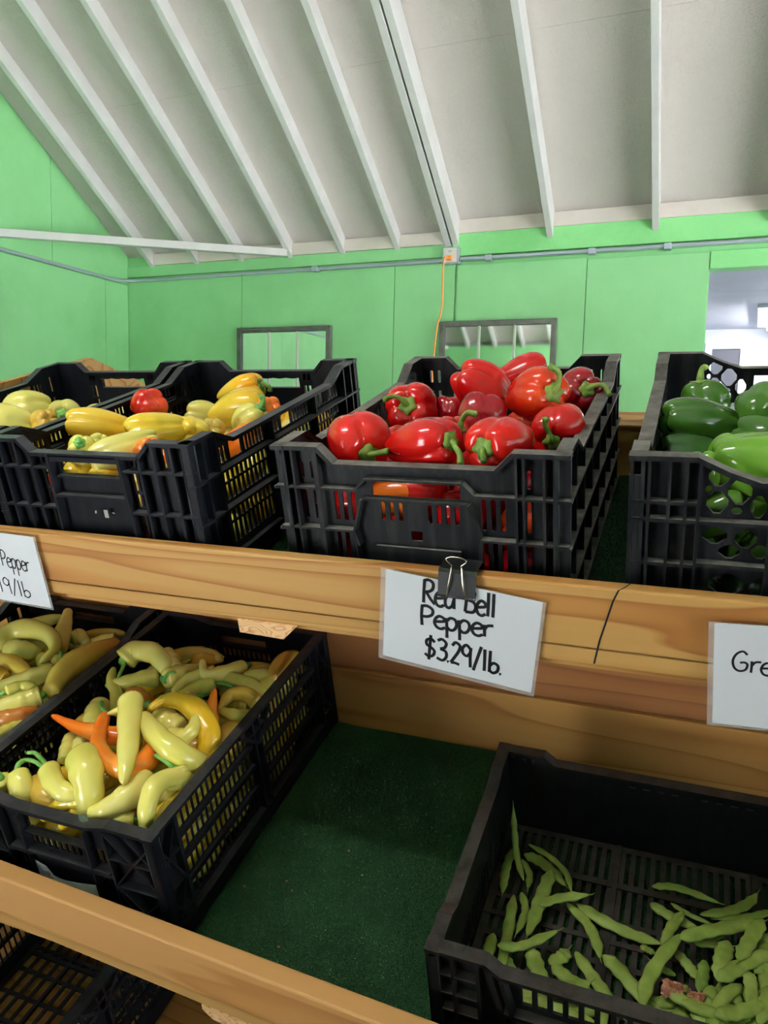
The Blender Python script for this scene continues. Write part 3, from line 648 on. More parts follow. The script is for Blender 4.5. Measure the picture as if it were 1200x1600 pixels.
def frontY(P, W, H, lo):
    pf = [(0, H), (W, H)]; P.plate(outline(pf, W), [oval(W/2-.06, W/2+.06, H-.06, H-.035)]); P.rib(0, H*.45, W, H*.45, .01)
    for a in (.003, W/3, W*2/3, W-.003): P.rib(a, .004, a, H-.006, .006)
    return pf
TYPES = {'A': (frontA, sideA, 'crate_dusty'), 'B': (frontB, sideB, 'crate_black'), 'C': (frontC, sideC, 'crate_dark'), 'D': (frontD, sideD, 'crate_dusty'), 'E': (longE, sideE, 'crate_low'), 'Y': (frontY, frontY, 'yellow_plastic')}
_cache = {}
def crate(kind, W, D, H, frame, u, v, label, group, rz=0.0):
    key = (kind, W, D, H)
    if key not in _cache:
        ff, fs, mat = TYPES[kind]; out = []
        for nm, O, A, o_, wd, fn, fr in (('front_panel', (0, INS, 0), (1, 0, 0), (0, -1, 0), W, ff, True), ('back_panel', (0, D-INS, 0), (1, 0, 0), (0, 1, 0), W, ff, False),
                                     ('side_panel', (INS, 0, 0), (0, 1, 0), (-1, 0, 0), D, fs, False), ('side_panel', (W-INS, 0, 0), (0, 1, 0), (1, 0, 0), D, fs, False)):
            bm = bmesh.new(); P = Panel(bm, O, A, o_); pf = fn(P, wd, H, fr)
            e = .0 if nm != 'side_panel' else .0
            P.rim(pf, -.004, INS); out.append((nm, bm_mesh(bm, nm)))
        bm = bmesh.new(); ho = []
        nx, ny = (int((W-.05)/.015), int((D-.05)/.06)) if kind == 'E' else (int((W-.05)/.026), int((D-.05)/.05))
        for i in range(nx):
            for j in range(ny):
                a0 = .025+(W-.05)*i/nx; b0 = .025+(D-.05)*j/ny; ho.append(rect(a0+.004, a0+(W-.05)/nx-.004, b0+.004, b0+(D-.05)/ny-.004))
        slab(bm, rect(.012, W-.012, .012, D-.012), ho, .004, Matrix.Translation((0, 0, .008)))
        for k in range(1, 4): bar(bm, (.015, D*k/4, .008), (W-.015, D*k/4, .008), (0, .004, 0), (0, 0, .004))
        for k in range(1, 3): bar(bm, (W*k/3, .015, .008), (W*k/3, D-.015, .008), (.004, 0, 0), (0, 0, .004))
        out.append(('base_grid', bm_mesh(bm, 'base_grid')))
        for _, me in out: me.materials.append(MT[mat])
        _cache[key] = out
    o = empty('crate', frame @ Matrix.Translation((u, v, .0)) @ Matrix.Rotation(rz, 4, 'Z')); tag(o, label, 'crate', group)
    for nm, me in _cache[key]: link(nm, me, None, o)
    return o
XY, VY, XG, VG = -.52929, -.01541+.006, .46594, .00881
G1 = 'black plastic harvest crates'
crate('A', .4, .6, .25, UP, 0, 0, 'dusty black plastic crate filled with red bell peppers', G1)
crate('B', .4, .6, .25, UP, XY, VY, 'black plastic crate of yellow peppers with one red pepper, on the upper shelf', G1)
crate('B', .4, .6, .25, UP, XY-.413, VY, 'black plastic crate of pale peppers at the left end of the upper shelf', G1)
crate('D', .4, .6, .25, UP, XG, VG, 'black crate with diamond lattice sides holding green bell peppers', G1)
XC = -.13791-.4; HC = .22711
cc = crate('C', .4, .572, HC, LO, XC, .0066, 'black crate heaped with banana peppers, white sticker on its front', G1)
crate('B', .4, .572, HC+.0, LO, XC-.413, .0066, 'black crate of banana peppers at the lower left below the price sign', G1) if False else None
_b2 = crate('B', .4, .572, .25, LO @ Matrix.Diagonal((1, 1, .94, 1)), XC-.413, .0066, 'black crate of banana peppers at the lower left, under the edge of a price sign', G1)
XB, VB, HB = .262, .012, .166
crate('E', .6, .4, HB, LO, XB, VB, 'low dusty black crate with a few green beans on the lower shelf', G1)
crate('C', .4, .572, HC, T3, -.80, -.03, 'empty black crate in the dark space under the lower shelf', G1)
crate('C', .4, .572, HC, T3, -.385, -.03, 'empty black crate under the lower shelf, right of another one', G1) if False else None
for k, (x, lb) in enumerate(((-.70, 'yellow plastic crate on the far side, seen through the yellow pepper crate'), (-.285, 'yellow plastic crate on the far side, seen through the red pepper crate'), (.5, 'yellow plastic crate on the far side, seen through the green pepper crate'))):
    crate('Y', .4, .5, .135, REAR, x, .08, lb, 'yellow crates on the far side of the stand')
# sticker on the banana pepper crate
bm = bmesh.new(); NS = 10
sv = [[bm.verts.new((.135+.125*i/NS, .0085-.002+(-.004*math.sin(i/NS*2.6)), z - .018*max(0, .6-abs(i/NS-.45))*(1 if z > .05 else 0) + (.014 if i < 3 and z > .05 else 0))) for z in (.03, .094)] for i in range(NS+1)]
for a, b_ in zip(sv, sv[1:]): bm.faces.new((a[0], b_[0], b_[1], a[1]))
stk = link('label_sticker', bm_mesh(bm), 'paper', cc); stk['label'] = 'torn white paper label with grey print'
bm = bmesh.new()
for k in range(7): box(bm, .145, .145+.022+.004*(k % 3), .0015, .0021, .086-.006*k, .088-.006*k)
for k in range(3): box(bm, .19, .25-.012*k, .0015, .0021, .068-.008*k, .0705-.008*k)
link('printed_lines', bm_mesh(bm), 'sticker_print', stk)
yc_ = [o for o in C.objects if o.name == 'crate.001'][0]; bm = bmesh.new()
for (x0, y0), (x1, y1), wd in (((161, 799), (164, 811), .007), ((146, 800), (146.5, 804), .003), ((173, 803), (175, 805), .004)):
    a_, b2 = loc_hit(x0, y0, UP, 1, VY-.001), loc_hit(x1, y1, UP, 1, VY-.001); p0 = a_-Vector((XY, VY, 0)); p1 = b2-Vector((XY, VY, 0)); p0.y = p1.y = .0045; bar(bm, p0, p1, (wd/2, 0, 0), (0, .0006, 0))
o = link('worn_paint_mark', bm_mesh(bm), 'worn_paint', yc_); o['label'] = 'scraps of worn white lettering'

# ------------------------------------------------------------------ price signs
GL = {
 'R': (.58, [[(0, 0), (-.01, .5), (0, 1)], [(-.02, .96), (.2, 1.02), (.42, .92), (.44, .7), (.3, .55), (.04, .47)], [(.12, .48), (.34, .22), (.58, .02)]]),
 'e': (.5, [[(.03, .3), (.25, .34), (.42, .4), (.38, .54), (.2, .6), (.05, .46), (.0, .24), (.1, .04), (.28, -.02), (.46, .08)]]),
 'd': (.52, [[(.4, .52), (.2, .58), (.02, .38), (.03, .12), (.18, 0), (.36, .12), (.42, .35)], [(.44, 1.0), (.43, .5), (.47, 0)]]),
 'B': (.54, [[(0, 0), (.02, .5), (0, 1)], [(0, 1), (.25, 1), (.4, .84), (.32, .64), (.05, .53)], [(.05, .53), (.38, .46), (.5, .26), (.38, .04), (.0, 0)]]),
 'l': (.25, [[(.02, 1.0), (.05, .5), (.07, 0)]]),
 'P': (.56, [[(.02, 0), (0, .5), (.03, 1)], [(-.02, .96), (.25, 1.0), (.47, .86), (.46, .62), (.26, .48), (.04, .46)]]),
 'p': (.54, [[(0, .58), (.03, .1), (.04, -.42)], [(.02, .42), (.18, .6), (.38, .54), (.44, .3), (.34, .06), (.18, 0), (.04, .12)]]),
 'r': (.42, [[(0, .58), (.02, .3), (.03, 0)], [(.02, .34), (.14, .54), (.38, .6)]]),
 '$': (.56, [[(.46, .78), (.28, .9), (.08, .8), (.1, .6), (.3, .5), (.46, .36), (.4, .14), (.2, .06), (.02, .16)], [(.26, 1.08), (.24, .5), (.22, -.1)]]),
 '3': (.52, [[(.02, .9), (.22, 1.0), (.42, .86), (.36, .64), (.16, .54)], [(.16, .54), (.42, .46), (.46, .22), (.3, .02), (.02, .08)]]),
 '.': (.16, [[(.0, .0), (.03, .02), (.05, 0)]]),
 '2': (.46, [[(.02, .82), (.16, 1.0), (.36, .9), (.34, .66), (.16, .3), (.0, .02)], [(0, .02), (.2, .04), (.4, .0)]]),
 '9': (.56, [[(.38, .86), (.2, 1.0), (.04, .84), (.06, .6), (.24, .5), (.38, .66), (.4, .9)], [(.4, .92), (.4, .5), (.44, 0)]]),
 '1': (.25, [[(.02, 1), (.05, .5), (.07, 0)]]),
 '/': (.44, [[(.3, 1.08), (.16, .5), (.02, -.1)]]),
 'b': (.5, [[(.02, 1.0), (.03, .5), (.05, 0)], [(.04, .3), (.2, .46), (.4, .38), (.4, .14), (.22, 0), (.05, .08)]]),
 'G': (.78, [[(.56, .86), (.36, 1.0), (.12, .84), (.0, .5), (.08, .16), (.3, .0), (.56, .1), (.62, .36), (.5, .46), (.3, .42)]]),
 'y': (.5, [[(0, .58), (.06, .26), (.24, .2), (.38, .34)], [(.42, .6), (.38, .1), (.28, -.34), (.06, -.42), (-.06, -.28)]]),
 ' ': (.5, []),
}
def lettering(bm, text, x0, y0, x1, y1, cap, lw, drop=0):
    tot = sum(GL[c][0] for c in text); d = Vector((x1-x0, y1-y0)); k = d.length/tot; d.normalize(); nrm = Vector((-d.y, d.x)); x = 0
    for ch in text:
        for stroke in GL[ch][1]:
            pts = [Vector((x0, y0, 0)) + Vector((d.x, d.y, 0))*((x+a)*k) + Vector((nrm.x, nrm.y, 0))*(b_*cap) for a, b_ in stroke]
            path = crom(pts, 6*len(pts)); wv = []
            for i, p in enumerate(path):
                t = (path[min(i+1, len(path)-1)]-path[max(0, i-1)]); t = t.normalized() if t.length > 1e-9 else Vector((1, 0, 0)); s = Vector((-t.y, t.x, 0))*lw/2
                wv.append((bm.verts.new(p+s), bm.verts.new(p-s)))
            for a, b_ in zip(wv, wv[1:]): bm.faces.new((a[0], a[1], b_[1], b_[0]))
        x += GL[ch][0]
def sign(cu, cn, w_, h_, rot, lines, label, lam, tilt=0.0, v=-.0425):
    # local: x right, y up, z towards the customer
    mw = UP @ Matrix.Translation((cu, v, cn)) @ Matrix.Rotation(math.radians(rot), 4, 'Y') @ Matrix.Rotation(math.radians(90+tilt), 4, 'X')
    o = empty('price_sign', mw); tag(o, label, 'sign', 'laminated price signs on the upper shelf edge')
    link('card', boxm(-w_/2, w_/2, -h_/2, h_/2, -.0003, .0003), 'paper', o); l, r_, t, b_ = lam
    link('laminate_sheet', boxm(-w_/2-l, w_/2+r_, -h_/2-b_, h_/2+t, -.0006, -.0004), 'laminate', o)
    bm = bmesh.new()
    for ln in lines: lettering(bm, *ln)
    for f_ in bm.faces[:]:
        if f_.normal.z < 0: f_.normal_flip()
    me = bpy.data.meshes.new('lettering'); bm.to_mesh(me); bm.free(); lo = link('lettering', me, 'ink', o); lo.location = (0, 0, .0006); lo['label'] = 'black handwritten marker lettering'
    return o
def sxy(px, py, cu, cn, rot, v=-.0425):
    p = loc_hit(px, py, UP, 1, v); a = math.radians(rot); du, dn = p.x-cu, p.z-cn
    return (du*math.cos(a)-dn*math.sin(a), du*math.sin(a)+dn*math.cos(a))
def ln(text, p0, p1, cap, lw, cu, cn, rot): a = sxy(*p0, cu, cn, rot); b_ = sxy(*p1, cu, cn, rot); return (text, a[0], a[1], b_[0], b_[1], cap, lw)
q = (.266, .022, 7.0)
sign(.266, .022, .2045, .1345, 7.0, [ln('Red Bell', (662, 941), (776, 966), .034, .0043, *q), ln('Pepper', (659, 976), (772, 997), .030, .0043, *q), ln('$3.29/lb.', (663, 1025), (786, 1055), .033, .0043, *q)],
     'white price sign reading Red Bell Pepper, held by a binder clip', (.007, .004, .001, .006))
q = (-.541, .034, 1.5)
sign(-.541, .034, .2045, .1295, 1.5, [ln('y Pepper', (-9, 880), (49, 894), .030, .0023, *q), ln('19/lb', (3, 924), (51, 935), .030, .0023, *q)],
     'white price sign at the left edge, handwriting ending in Pepper and lb', (.004, .004, .001, .004))
q = (.672, .012, -3.0)
sign(.672, .012, .2045, .1345, -3.0, [ln('Gre', (1143, 1046), (1207, 1056), .026, .0027, *q)], 'white price sign at the right edge starting with the letters Gre', (.006, .004, .001, .004))
# binder clip
CM = UP @ Matrix.Translation((.2655, 0, 0)) @ Matrix.Rotation(math.radians(2), 4, 'Y')
bc = empty('binder_clip', CM); tag(bc, 'black binder clip with wire handle pinching the red pepper sign', 'binder clip')
bm = bmesh.new(); prof = [(-.046, .0715), (-.049, .0755), (-.0435, .105), (-.0405, .109), (-.0085, .109), (-.0055, .105), (-.0015, .0755), (-.004, .0715)]
a_ = [[bm.verts.new((x, v_, n_)) for v_, n_ in prof] for x in (-.0245, .0245)]
for i in range(len(prof)-1): bm.faces.new((a_[0][i], a_[1][i], a_[1][i+1], a_[0][i+1]))
cb = link('clip_body', bm_mesh(bm), 'clip_black', bc); md = cb.modifiers.new('t', 'SOLIDIFY'); md.thickness = .0009
for v0, v1, sg in ((-.049, -.046, 1), (-.0015, .004, -.62)):
    pts = [(-.0125, v0, .069), (-.0095, v0-.002*(v0 < -.02), .09), (-.0065, v1, .112), (-.0062, v1, .117), (-.0125, v1, .123), (-.0115, v1, .1265), (-.005, v1, .1285), (.005, v1, .1285), (.0115, v1, .1265), (.0125, v1, .123), (.0062, v1, .117), (.0065, v1, .112), (.0095, v0-.002*(v0 < -.02), .09), (.0125, v0, .069)]
    pts = [(x_, v_, .074+(max(n_, .074)-.074)*sg) for x_, v_, n_ in pts]
    tube_obj('wire_handle', pts, .0011, 'steel', bc, 8, None, 70)
bm = bmesh.new(); sweep(bm, [Vector((-.0245, -.0475, .0735)), Vector((.0245, -.0475, .0735))], .0018, 8); link('rolled_edge', bm_mesh(bm), 'clip_black', bc, None, True)

# ------------------------------------------------------------------ peppers
def bell_mesh(seed, R=.045, L=.095, lobes=4, taper=.12, dim=.014):
    rn = random.Random(seed); NA, NP = 30, 44; bm = bmesh.new(); ph = [rn.uniform(-.2, .2) for _ in range(6)]; amp = [rn.uniform(.9, 1.1) for _ in range(lobes)]
    def pos(al, fi):
        s, c = math.sin(al), math.cos(al)
        rho = R*(abs(s)**.72); z = L/2*(1 if c > 0 else -1)*abs(c)**.85
        t = .5-z/L                                        # 0 top, 1 bottom
        rho *= 1-taper*t**1.5+.05*math.sin(t*5+ph[0])
        lf = lobes*fi/2+ph[1]; cr = abs(math.cos(lf))**.55
        rho *= 1-(.20+.10*abs(c))*(1-cr)*(0.55+.45*abs(2*t-1))
        k = amp[int((lf+math.pi/2)/math.pi) % lobes]; rho *= 1+(k-1)*(.4+t)
        rr = rho/R
        if c > 0: z -= dim*math.exp(-(rr/.42)**2)+.25*dim*(1-cr)*(rr > .05)
        else: z += dim*1.0*math.exp(-(rr/.34)**2)*.9+.55*dim*(1-cr)
        z += (k-1)*.2*L*t
        bend = .012*math.sin(t*2.4)*ph[2]*4
        p = Vector((rho*math.cos(fi)+bend, rho*math.sin(fi), z)); return p*(1+.035*mnoise.noise(p*22+Vector((seed, 0, 0))))
    top = bm.verts.new(pos(0.001, 0)); bot = bm.verts.new(pos(math.pi-.001, 0)); rings = []
    for i in range(1, NA):
        al = math.pi*i/NA; rings.append([bm.verts.new(pos(al, 2*math.pi*j/NP)) for j in range(NP)])
    for j in range(NP):
        bm.faces.new((top, rings[0][j], rings[0][(j+1) % NP])); bm.faces.new((bot, rings[-1][(j+1) % NP], rings[-1][j]))
    for a, b_ in zip(rings, rings[1:]):
        for j in range(NP): bm.faces.new((a[j], b_[j], b_[(j+1) % NP], a[(j+1) % NP]))
    me = bm_mesh(bm, 'pepper'); me['top'] = L/2-dim
    for p in me.polygons: p.use_smooth = True
    return me
def stem_mesh(seed, z0, ln_=.04, curl=1.0, r=.0058, cal=.015, via=None):
    rn = random.Random(seed); bm = bmesh.new(); a = rn.uniform(0, 6.28); dx, dy = math.cos(a), math.sin(a)
    # calyx: bumpy cap
    K = 20; c0 = bm.verts.new((0, 0, z0+.004)); r1 = []; r2 = []
    for j in range(K):
        f_ = 2*math.pi*j/K; w_ = 1+.14*math.cos(5*f_+a); r1.append(bm.verts.new((cal*.6*math.cos(f_), cal*.6*math.sin(f_), z0+.005))); r2.append(bm.verts.new((cal*w_*math.cos(f_), cal*w_*math.sin(f_), z0+.0035+.002*math.cos(5*f_+a))))
    low = [bm.verts.new((v.co.x*1.02, v.co.y*1.02, v.co.z-.004)) for v in r2]
    for j in range(K):
        k = (j+1) % K; bm.faces.new((c0, r1[j], r1[k])); bm.faces.new((r1[j], r2[j], r2[k], r1[k])); bm.faces.new((r2[j], low[j], low[k], r2[k]))
    c = curl*ln_; pts = [Vector((0, 0, z0-.001)), Vector((.1*c*dx, .1*c*dy, z0+ln_*.35)), Vector((.35*c*dx, .35*c*dy, z0+ln_*.68)), Vector((.85*c*dx, .85*c*dy, z0+ln_*.85)), Vector((1.2*c*dx, 1.2*c*dy, z0+ln_*.7))]
    if via: pts = [pts[0], pts[0]*.6+via[0]*.4+Vector((0, 0, .003))]+via
    elif curl < .3: pts = pts[:2]+[Vector((c*.5*dx, c*.5*dy, z0+ln_))]
    sweep(bm, crom(pts, 16), lambda t: r*(1.3-.5*min(1, t*2.2)+.45*max(0, t-.75)*4*.5), 10, Vector((0, 1, .1)), 1, 5, .07)
    me = bm_mesh(bm, 'stem')
    for p in me.polygons: p.use_smooth = True
    return me
def cvec(a): return _r*a[0] + _u*a[1] - _f*a[2]          # right, up, towards the viewer
_seed = [100]
def bell(px, py, frame, v, mat, size, axis, label, group, R=None, L=None, lobes=4, taper=.12, stem=(.035, 1.0), roll=0, stem_mat='stem', seed=None, base=None, spx=None):
    _seed[0] += 1; sd_ = seed or _seed[0]; p = hit_plane(px, py, frame, 1, v); r = size/2*depth(p)/FPX if R is None else R; l = L or r*2.1
    zax = cvec(axis).normalized()
    if base:                                             # stem end seen at this pixel: nearest point of a sphere round the centre
        d = ray(*base); rho = l*.40; bq = d.dot(p-CAM)/d.dot(d); mn = (CAM+d*bq-p).length; tq = bq-(math.sqrt(max(0, rho*rho-mn*mn))/d.length); zax = (CAM+d*tq-p).normalized()
    xax = zax.orthogonal().normalized(); yax = zax.cross(xax); rot = Matrix((xax, yax, zax)).transposed().to_4x4() @ Matrix.Rotation(roll, 4, 'Z')
    me = bell_mesh(sd_, r, l, lobes, taper, r*.3); o = link('bell_pepper', me, mat, None, Matrix.Translation(p) @ rot); tag(o, label, 'pepper', group)
    if spx:
        z0 = l/2-r*.24; iv = o.matrix_world.inverted() if False else (Matrix.Translation(p) @ rot).inverted(); t0 = depth((Matrix.Translation(p) @ rot) @ Vector((0, 0, z0)))
        sp = [iv @ (CAM+ray(*q_)*(t0-.007*(k_+1))) for k_, q_ in enumerate(spx)]
        link('stem', stem_mesh(sd_, z0, .03, 1, .0047, r*.31, sp), stem_mat, o)
    elif stem: link('stem', stem_mesh(sd_, l/2-r*.24, stem[0], stem[1], .0056, r*.36), stem_mat, o)
    return o
GR = 'red bell peppers in the dusty crate'; KR = 'red bell pepper '
bell(556, 694, UP, .085, 'red', 104, (.35, -.30, .75), KR+'at the front left corner, its stem pointing right', GR, lobes=3, stem=(.045, .25), roll=.4, seed=11, base=(575, 710), spx=[(590, 708), (607, 705)])
bell(645, 639, UP, .34, 'red', 86, (-.5, .12, .8), KR+'at the back left, its long stem curling to the left', GR, lobes=4, stem=(.045, .5), roll=.2, seed=12, base=(637, 633), spx=[(624, 622), (612, 620), (600, 625)])
bell(655, 697, UP, .075, 'red', 96, (.86, .30, .42), KR+'tapering to the left at the front centre, stem drooping right', GR, L=.135, lobes=3, taper=.42, stem=(.04, 1.0), roll=1.9, seed=13, base=(700, 690), spx=[(711, 698), (718, 710), (719, 726)])
bell(783, 692, UP, .095, 'red', 100, (-.55, -.42, .62), 'wide '+KR+'at the front right with a cut stem facing out', GR, L=.125, lobes=3, taper=.15, stem=(.022, .2), roll=.7, seed=14, base=(757, 700), spx=[(755, 711), (756, 720)])
bell(748, 656, UP, .20, 'darkred', 76, (.2, .9, -.2), 'dark '+KR+'wedged in the middle of the crate', GR, L=.085, lobes=4, stem=None, roll=.3, seed=15)
bell(703, 683, UP, .155, 'orangered', 66, (.45, .8, .35), KR+'mostly hidden in the middle, thick stem standing up', GR, L=.07, lobes=4, stem=(.045, .6), roll=.3, seed=16, base=(716, 671), spx=[(722, 656), (731, 645), (745, 648)])
bell(748, 616, UP, .32, 'red', 90, (.72, -.55, -.3), 'smooth '+KR+'upper middle, rounded lobed end to the left', GR, L=.115, lobes=3, taper=.15, stem=None, roll=.5, seed=17)
bell(812, 592, UP, .46, 'red', 78, (.8, .3, .2), 'glossy '+KR+'at the very back behind the orange-tinged one', GR, L=.12, lobes=3, taper=.3, stem=None, roll=1.5, seed=18)
bell(832, 619, UP, .27, 'orangered', 96, (.80, .42, .42), 'large orange-tinged '+KR+'on top, stem arching upward', GR, L=.125, lobes=4, taper=.38, stem=(.05, .9), roll=2.9, seed=19, base=(863, 614), spx=[(872, 600), (873, 582), (859, 572)])
bell(903, 618, UP, .44, 'darkred', 74, (.62, .25, .55), 'dark '+KR+'at the right side, stem hooked over the rim', GR, L=.12, lobes=4, taper=.3, stem=(.05, .8), roll=4.2, seed=20, base=(916, 609), spx=[(930, 602), (944, 603), (953, 618)])
bell(872, 672, UP, .20, 'red', 84, (-.35, -.25, .85), KR+'near the right rim with an upright curved stem', GR, L=.085, lobes=4, stem=(.04, .8), roll=3.2, seed=21, base=(863, 690), spx=[(857, 675), (852, 665), (853, 653)])
bell(627, 690, UP, .22, 'red', 52, (.1, .9, .3), 'small '+KR+'peeking out between the two front left ones', GR, lobes=4, stem=None, seed=22)
bell(702, 647, UP, .36, 'darkred', 60, (.1, .9, .1), 'dark '+KR+'low at the back left of centre', GR, lobes=4, stem=None, seed=23)
bell(640, 768, UP, .09, 'red', 86, (.9, -.1, .3), KR+'seen through the handle hole of the crate', GR, L=.12, lobes=3, taper=.3, stem=None, seed=24)
bell(618, 786, UP, .07, 'orange', 76, (.9, .1, .3), 'orange bell pepper seen through the handle hole of the red pepper crate', GR, L=.1, lobes=4, stem=None, seed=25)
_fm = {}
def fill(frame, mats, nx, ny, nz, u0, u1, v0, v1, n0, n1, R, label, group, seed, cat='pepper'):
    rn = random.Random(seed)
    for k in range(nz):
        for i in range(nx):
            for j in range(ny):
                mt = rn.choice(mats); key = (mt, rn.randrange(3))
                if key not in _fm: me = bell_mesh(900+len(_fm), .043, .088, rn.choice((3, 4)), .15, .012); me.materials.append(MT[mt]); _fm[key] = me
                u = u0+(u1-u0)*(i+.5)/nx+rn.uniform(-.008, .008); v = v0+(v1-v0)*(j+.5)/ny+rn.uniform(-.008, .008); n = n0+(n1-n0)*(k+.5)/nz+rn.uniform(-.006, .006)
                o = link('bell_pepper', _fm[key], None, None, frame @ Matrix.Translation((u, v, n)) @ Matrix.Rotation(rn.uniform(0, 6), 4, 'Z') @ Matrix.Rotation(rn.uniform(-1.8, 1.8), 4, 'X') @ Matrix.Scale(R/.043, 4)); tag(o, label, cat, group)
fill(UP, ['red', 'red', 'darkred', 'orangered'], 4, 6, 2, .025, .375, .03, .575, .015, .155, .04, 'red bell pepper in the lower layers, glimpsed through the crate slots', 'buried red bell peppers', 3)
GY = 'mixed peppers in the yellow pepper crate'
Y = lambda *a, **k: bell(a[0], a[1], UP, a[2], a[3], a[4], a[5], a[6], GY, **k)
Y(165, 668, .2, 'gold', 58, (-.9, .1, .25), 'long golden pepper lying at the left of the yellow crate', L=.15, lobes=3, taper=.45, stem=None, seed=31)
Y(232, 634, .34, 'orangered', 56, (.5, .35, .5), 'single bright red pepper among the yellow ones', L=.075, lobes=4, stem=None, seed=32)
Y(247, 672, .16, 'yellow', 66, (-.85, -.2, .4), 'broad yellow pepper with scratches in the middle of the yellow crate', L=.12, lobes=3, taper=.3, stem=None, seed=33)
Y(195, 700, .07, 'pale', 60, (-.75, -.4, .35), 'pale yellow pepper tapering upward at the front of the yellow crate', L=.125, lobes=3, taper=.3, stem=None, seed=34)
Y(134, 706, .055, 'pale', 46, (.1, .3, .9), 'pale pepper with green calyx behind the front rim of the yellow crate', L=.08, lobes=4, stem=(.012, .2), stem_mat='stem_fresh', seed=35)
Y(306, 672, .22, 'yellow', 58, (.2, -.3, .8), 'yellow pepper right of the scratched broad one', L=.09, lobes=4, stem=None, seed=36)
Y(375, 614, .50, 'gold', 56, (.8, .25, .3), 'orange-gold pepper on top at the back, stem curling at its tip', L=.12, lobes=4, taper=.35, stem=(.02, .8), seed=37)
Y(371, 641, .42, 'yellow', 66, (.88, .25, .2), 'large yellow pepper leaning at the back of the yellow crate', L=.135, lobes=3, taper=.25, stem=None, seed=38)
Y(320, 651, .42, 'palegreen', 48, (-.8, .2, .3), 'greenish pepper half hidden at the back of the yellow crate', L=.09, lobes=4, stem=None, seed=39)
Y(395, 660, .32, 'pale', 48, (.45, .7, .3), 'pale pepper with upright green stem near the right rim', L=.075, lobes=4, stem=(.026, .3), stem_mat='stem_fresh', seed=40)
Y(384, 686, .27, 'orange', 56, (.7, .2, .4), 'orange pepper behind the right side slots of the yellow crate', L=.09, lobes=4, stem=None, seed=41)
Y(328, 677, .25, 'ochre', 44, (.3, .2, .8), 'peach-coloured pepper in the right half of the yellow crate', L=.08, lobes=4, stem=None, seed=42)
Y(228, 708, .06, 'orange', 46, (.5, .3, .6), 'orange pepper behind the front right corner of the yellow crate', L=.075, lobes=4, stem=None, seed=43)
Y(158, 694, .10, 'palegreen', 34, (.3, .2, .8), 'small yellow-green pepper at the front of the yellow crate', L=.06, lobes=4, stem=None, seed=44)
Y(120, 744, .045, 'yellow', 50, (.3, -.2, .8), 'yellow pepper at the left in the handle hole of the yellow crate', L=.08, lobes=4, stem=None, seed=45)
Y(172, 746, .045, 'yellow', 54, (-.3, -.2, .8), 'yellow pepper at the right in the handle hole of the yellow crate', L=.08, lobes=4, stem=None, seed=46)
Y(418, 645, .36, 'orange', 44, (.3, .3, .6), 'orange and yellow pepper beside the right rim at the back', L=.08, lobes=4, stem=None, seed=47)
fill(UP, ['yellow', 'pale', 'orange', 'gold', 'ochre', 'orangered'], 4, 6, 2, XY+.022, XY+.378, .015, .56, .015, .155, .04, 'yellow or orange pepper in the lower layers, glimpsed through the crate slots', 'buried yellow and orange peppers', 4)
GLc = 'pale peppers in the leftmost upper crate'
Lp = lambda *a, **k: bell(a[0], a[1], UP, a[2], a[3], a[4], a[5], a[6], GLc, **k)
Lp(46, 645, .30, 'palegreen', 62, (-.75, -.2, .4), 'pale green pepper with stem to the left in the leftmost crate', L=.11, lobes=3, taper=.2, stem=(.03, .2), seed=51)
Lp(103, 649, .34, 'palegreen', 54, (.2, -.1, .9), 'pale pepper showing its calyx end in the leftmost crate', L=.08, lobes=4, stem=(.006, .2), stem_mat='stem_fresh', seed=52)
Lp(12, 662, .2, 'pale', 60, (-.8, .1, .3), 'yellow pepper at the left edge of the photo in the leftmost crate', L=.11, lobes=3, stem=None, seed=53)
Lp(66, 664, .24, 'ochre', 44, (.5, .2, .5), 'orange-flushed pepper in front of the calyx one in the leftmost crate', L=.09, lobes=4, stem=None, seed=54)
fill(UP, ['pale', 'palegreen', 'yellow', 'ochre'], 4, 6, 2, XY-.391, XY-.035, .015, .56, .015, .16, .04, 'pale pepper in the lower layers of the leftmost crate', 'buried pale peppers', 6)
GG = 'green bell peppers in the lattice crate'
Gp = lambda *a, **k: bell(a[0], a[1], UP, a[2], a[3], a[4], a[5], a[6], GG, **k)
Gp(1098, 660, .32, 'greenbell', 76, (-.9, .1, .2), 'long dark green bell pepper lying across the lattice crate', L=.145, lobes=3, taper=.18, stem=None, roll=.5, seed=61)
Gp(1096, 634, .44, 'greenbell', 74, (-.1, .9, .1), 'green bell pepper at the back with its stem standing up', L=.09, lobes=4, stem=(.03, .3), seed=62)
Gp(1088, 704, .29, 'darkgreen', 70, (-.9, 0, .2), 'darkest green bell pepper under the long one', L=.13, lobes=3, stem=None, seed=63)
Gp(1188, 640, .33, 'greenbell', 84, (.1, -.3, .8), 'green bell pepper with deeply folded lobes at the right', L=.08, lobes=4, stem=None, roll=.5, seed=64)
Gp(1184, 686, .28, 'greenbell', 74, (.5, -.4, .5), 'green bell pepper below the folded one', L=.08, lobes=4, stem=None, seed=65)
Gp(1198, 722, .09, 'brightgreen', 112, (.9, -.2, .2), 'large bright green bell pepper at the front right', L=.14, lobes=3, taper=.2, stem=None, seed=66)
Gp(1128, 722, .12, 'brightgreen', 66, (.1, .5, .7), 'bright green bell pepper behind the sloping front rim', L=.08, lobes=4, stem=None, seed=67)
Gp(1098, 744, .08, 'brightgreen', 66, (-.3, .4, .7), 'bright green bell pepper seen through the diamond lattice', L=.08, lobes=4, stem=None, seed=68)
Gp(1120, 800, .07, 'greenbell', 70, (.5, .3, .5), 'green bell pepper low behind the diamond lattice', L=.085, lobes=4, stem=None, seed=69)
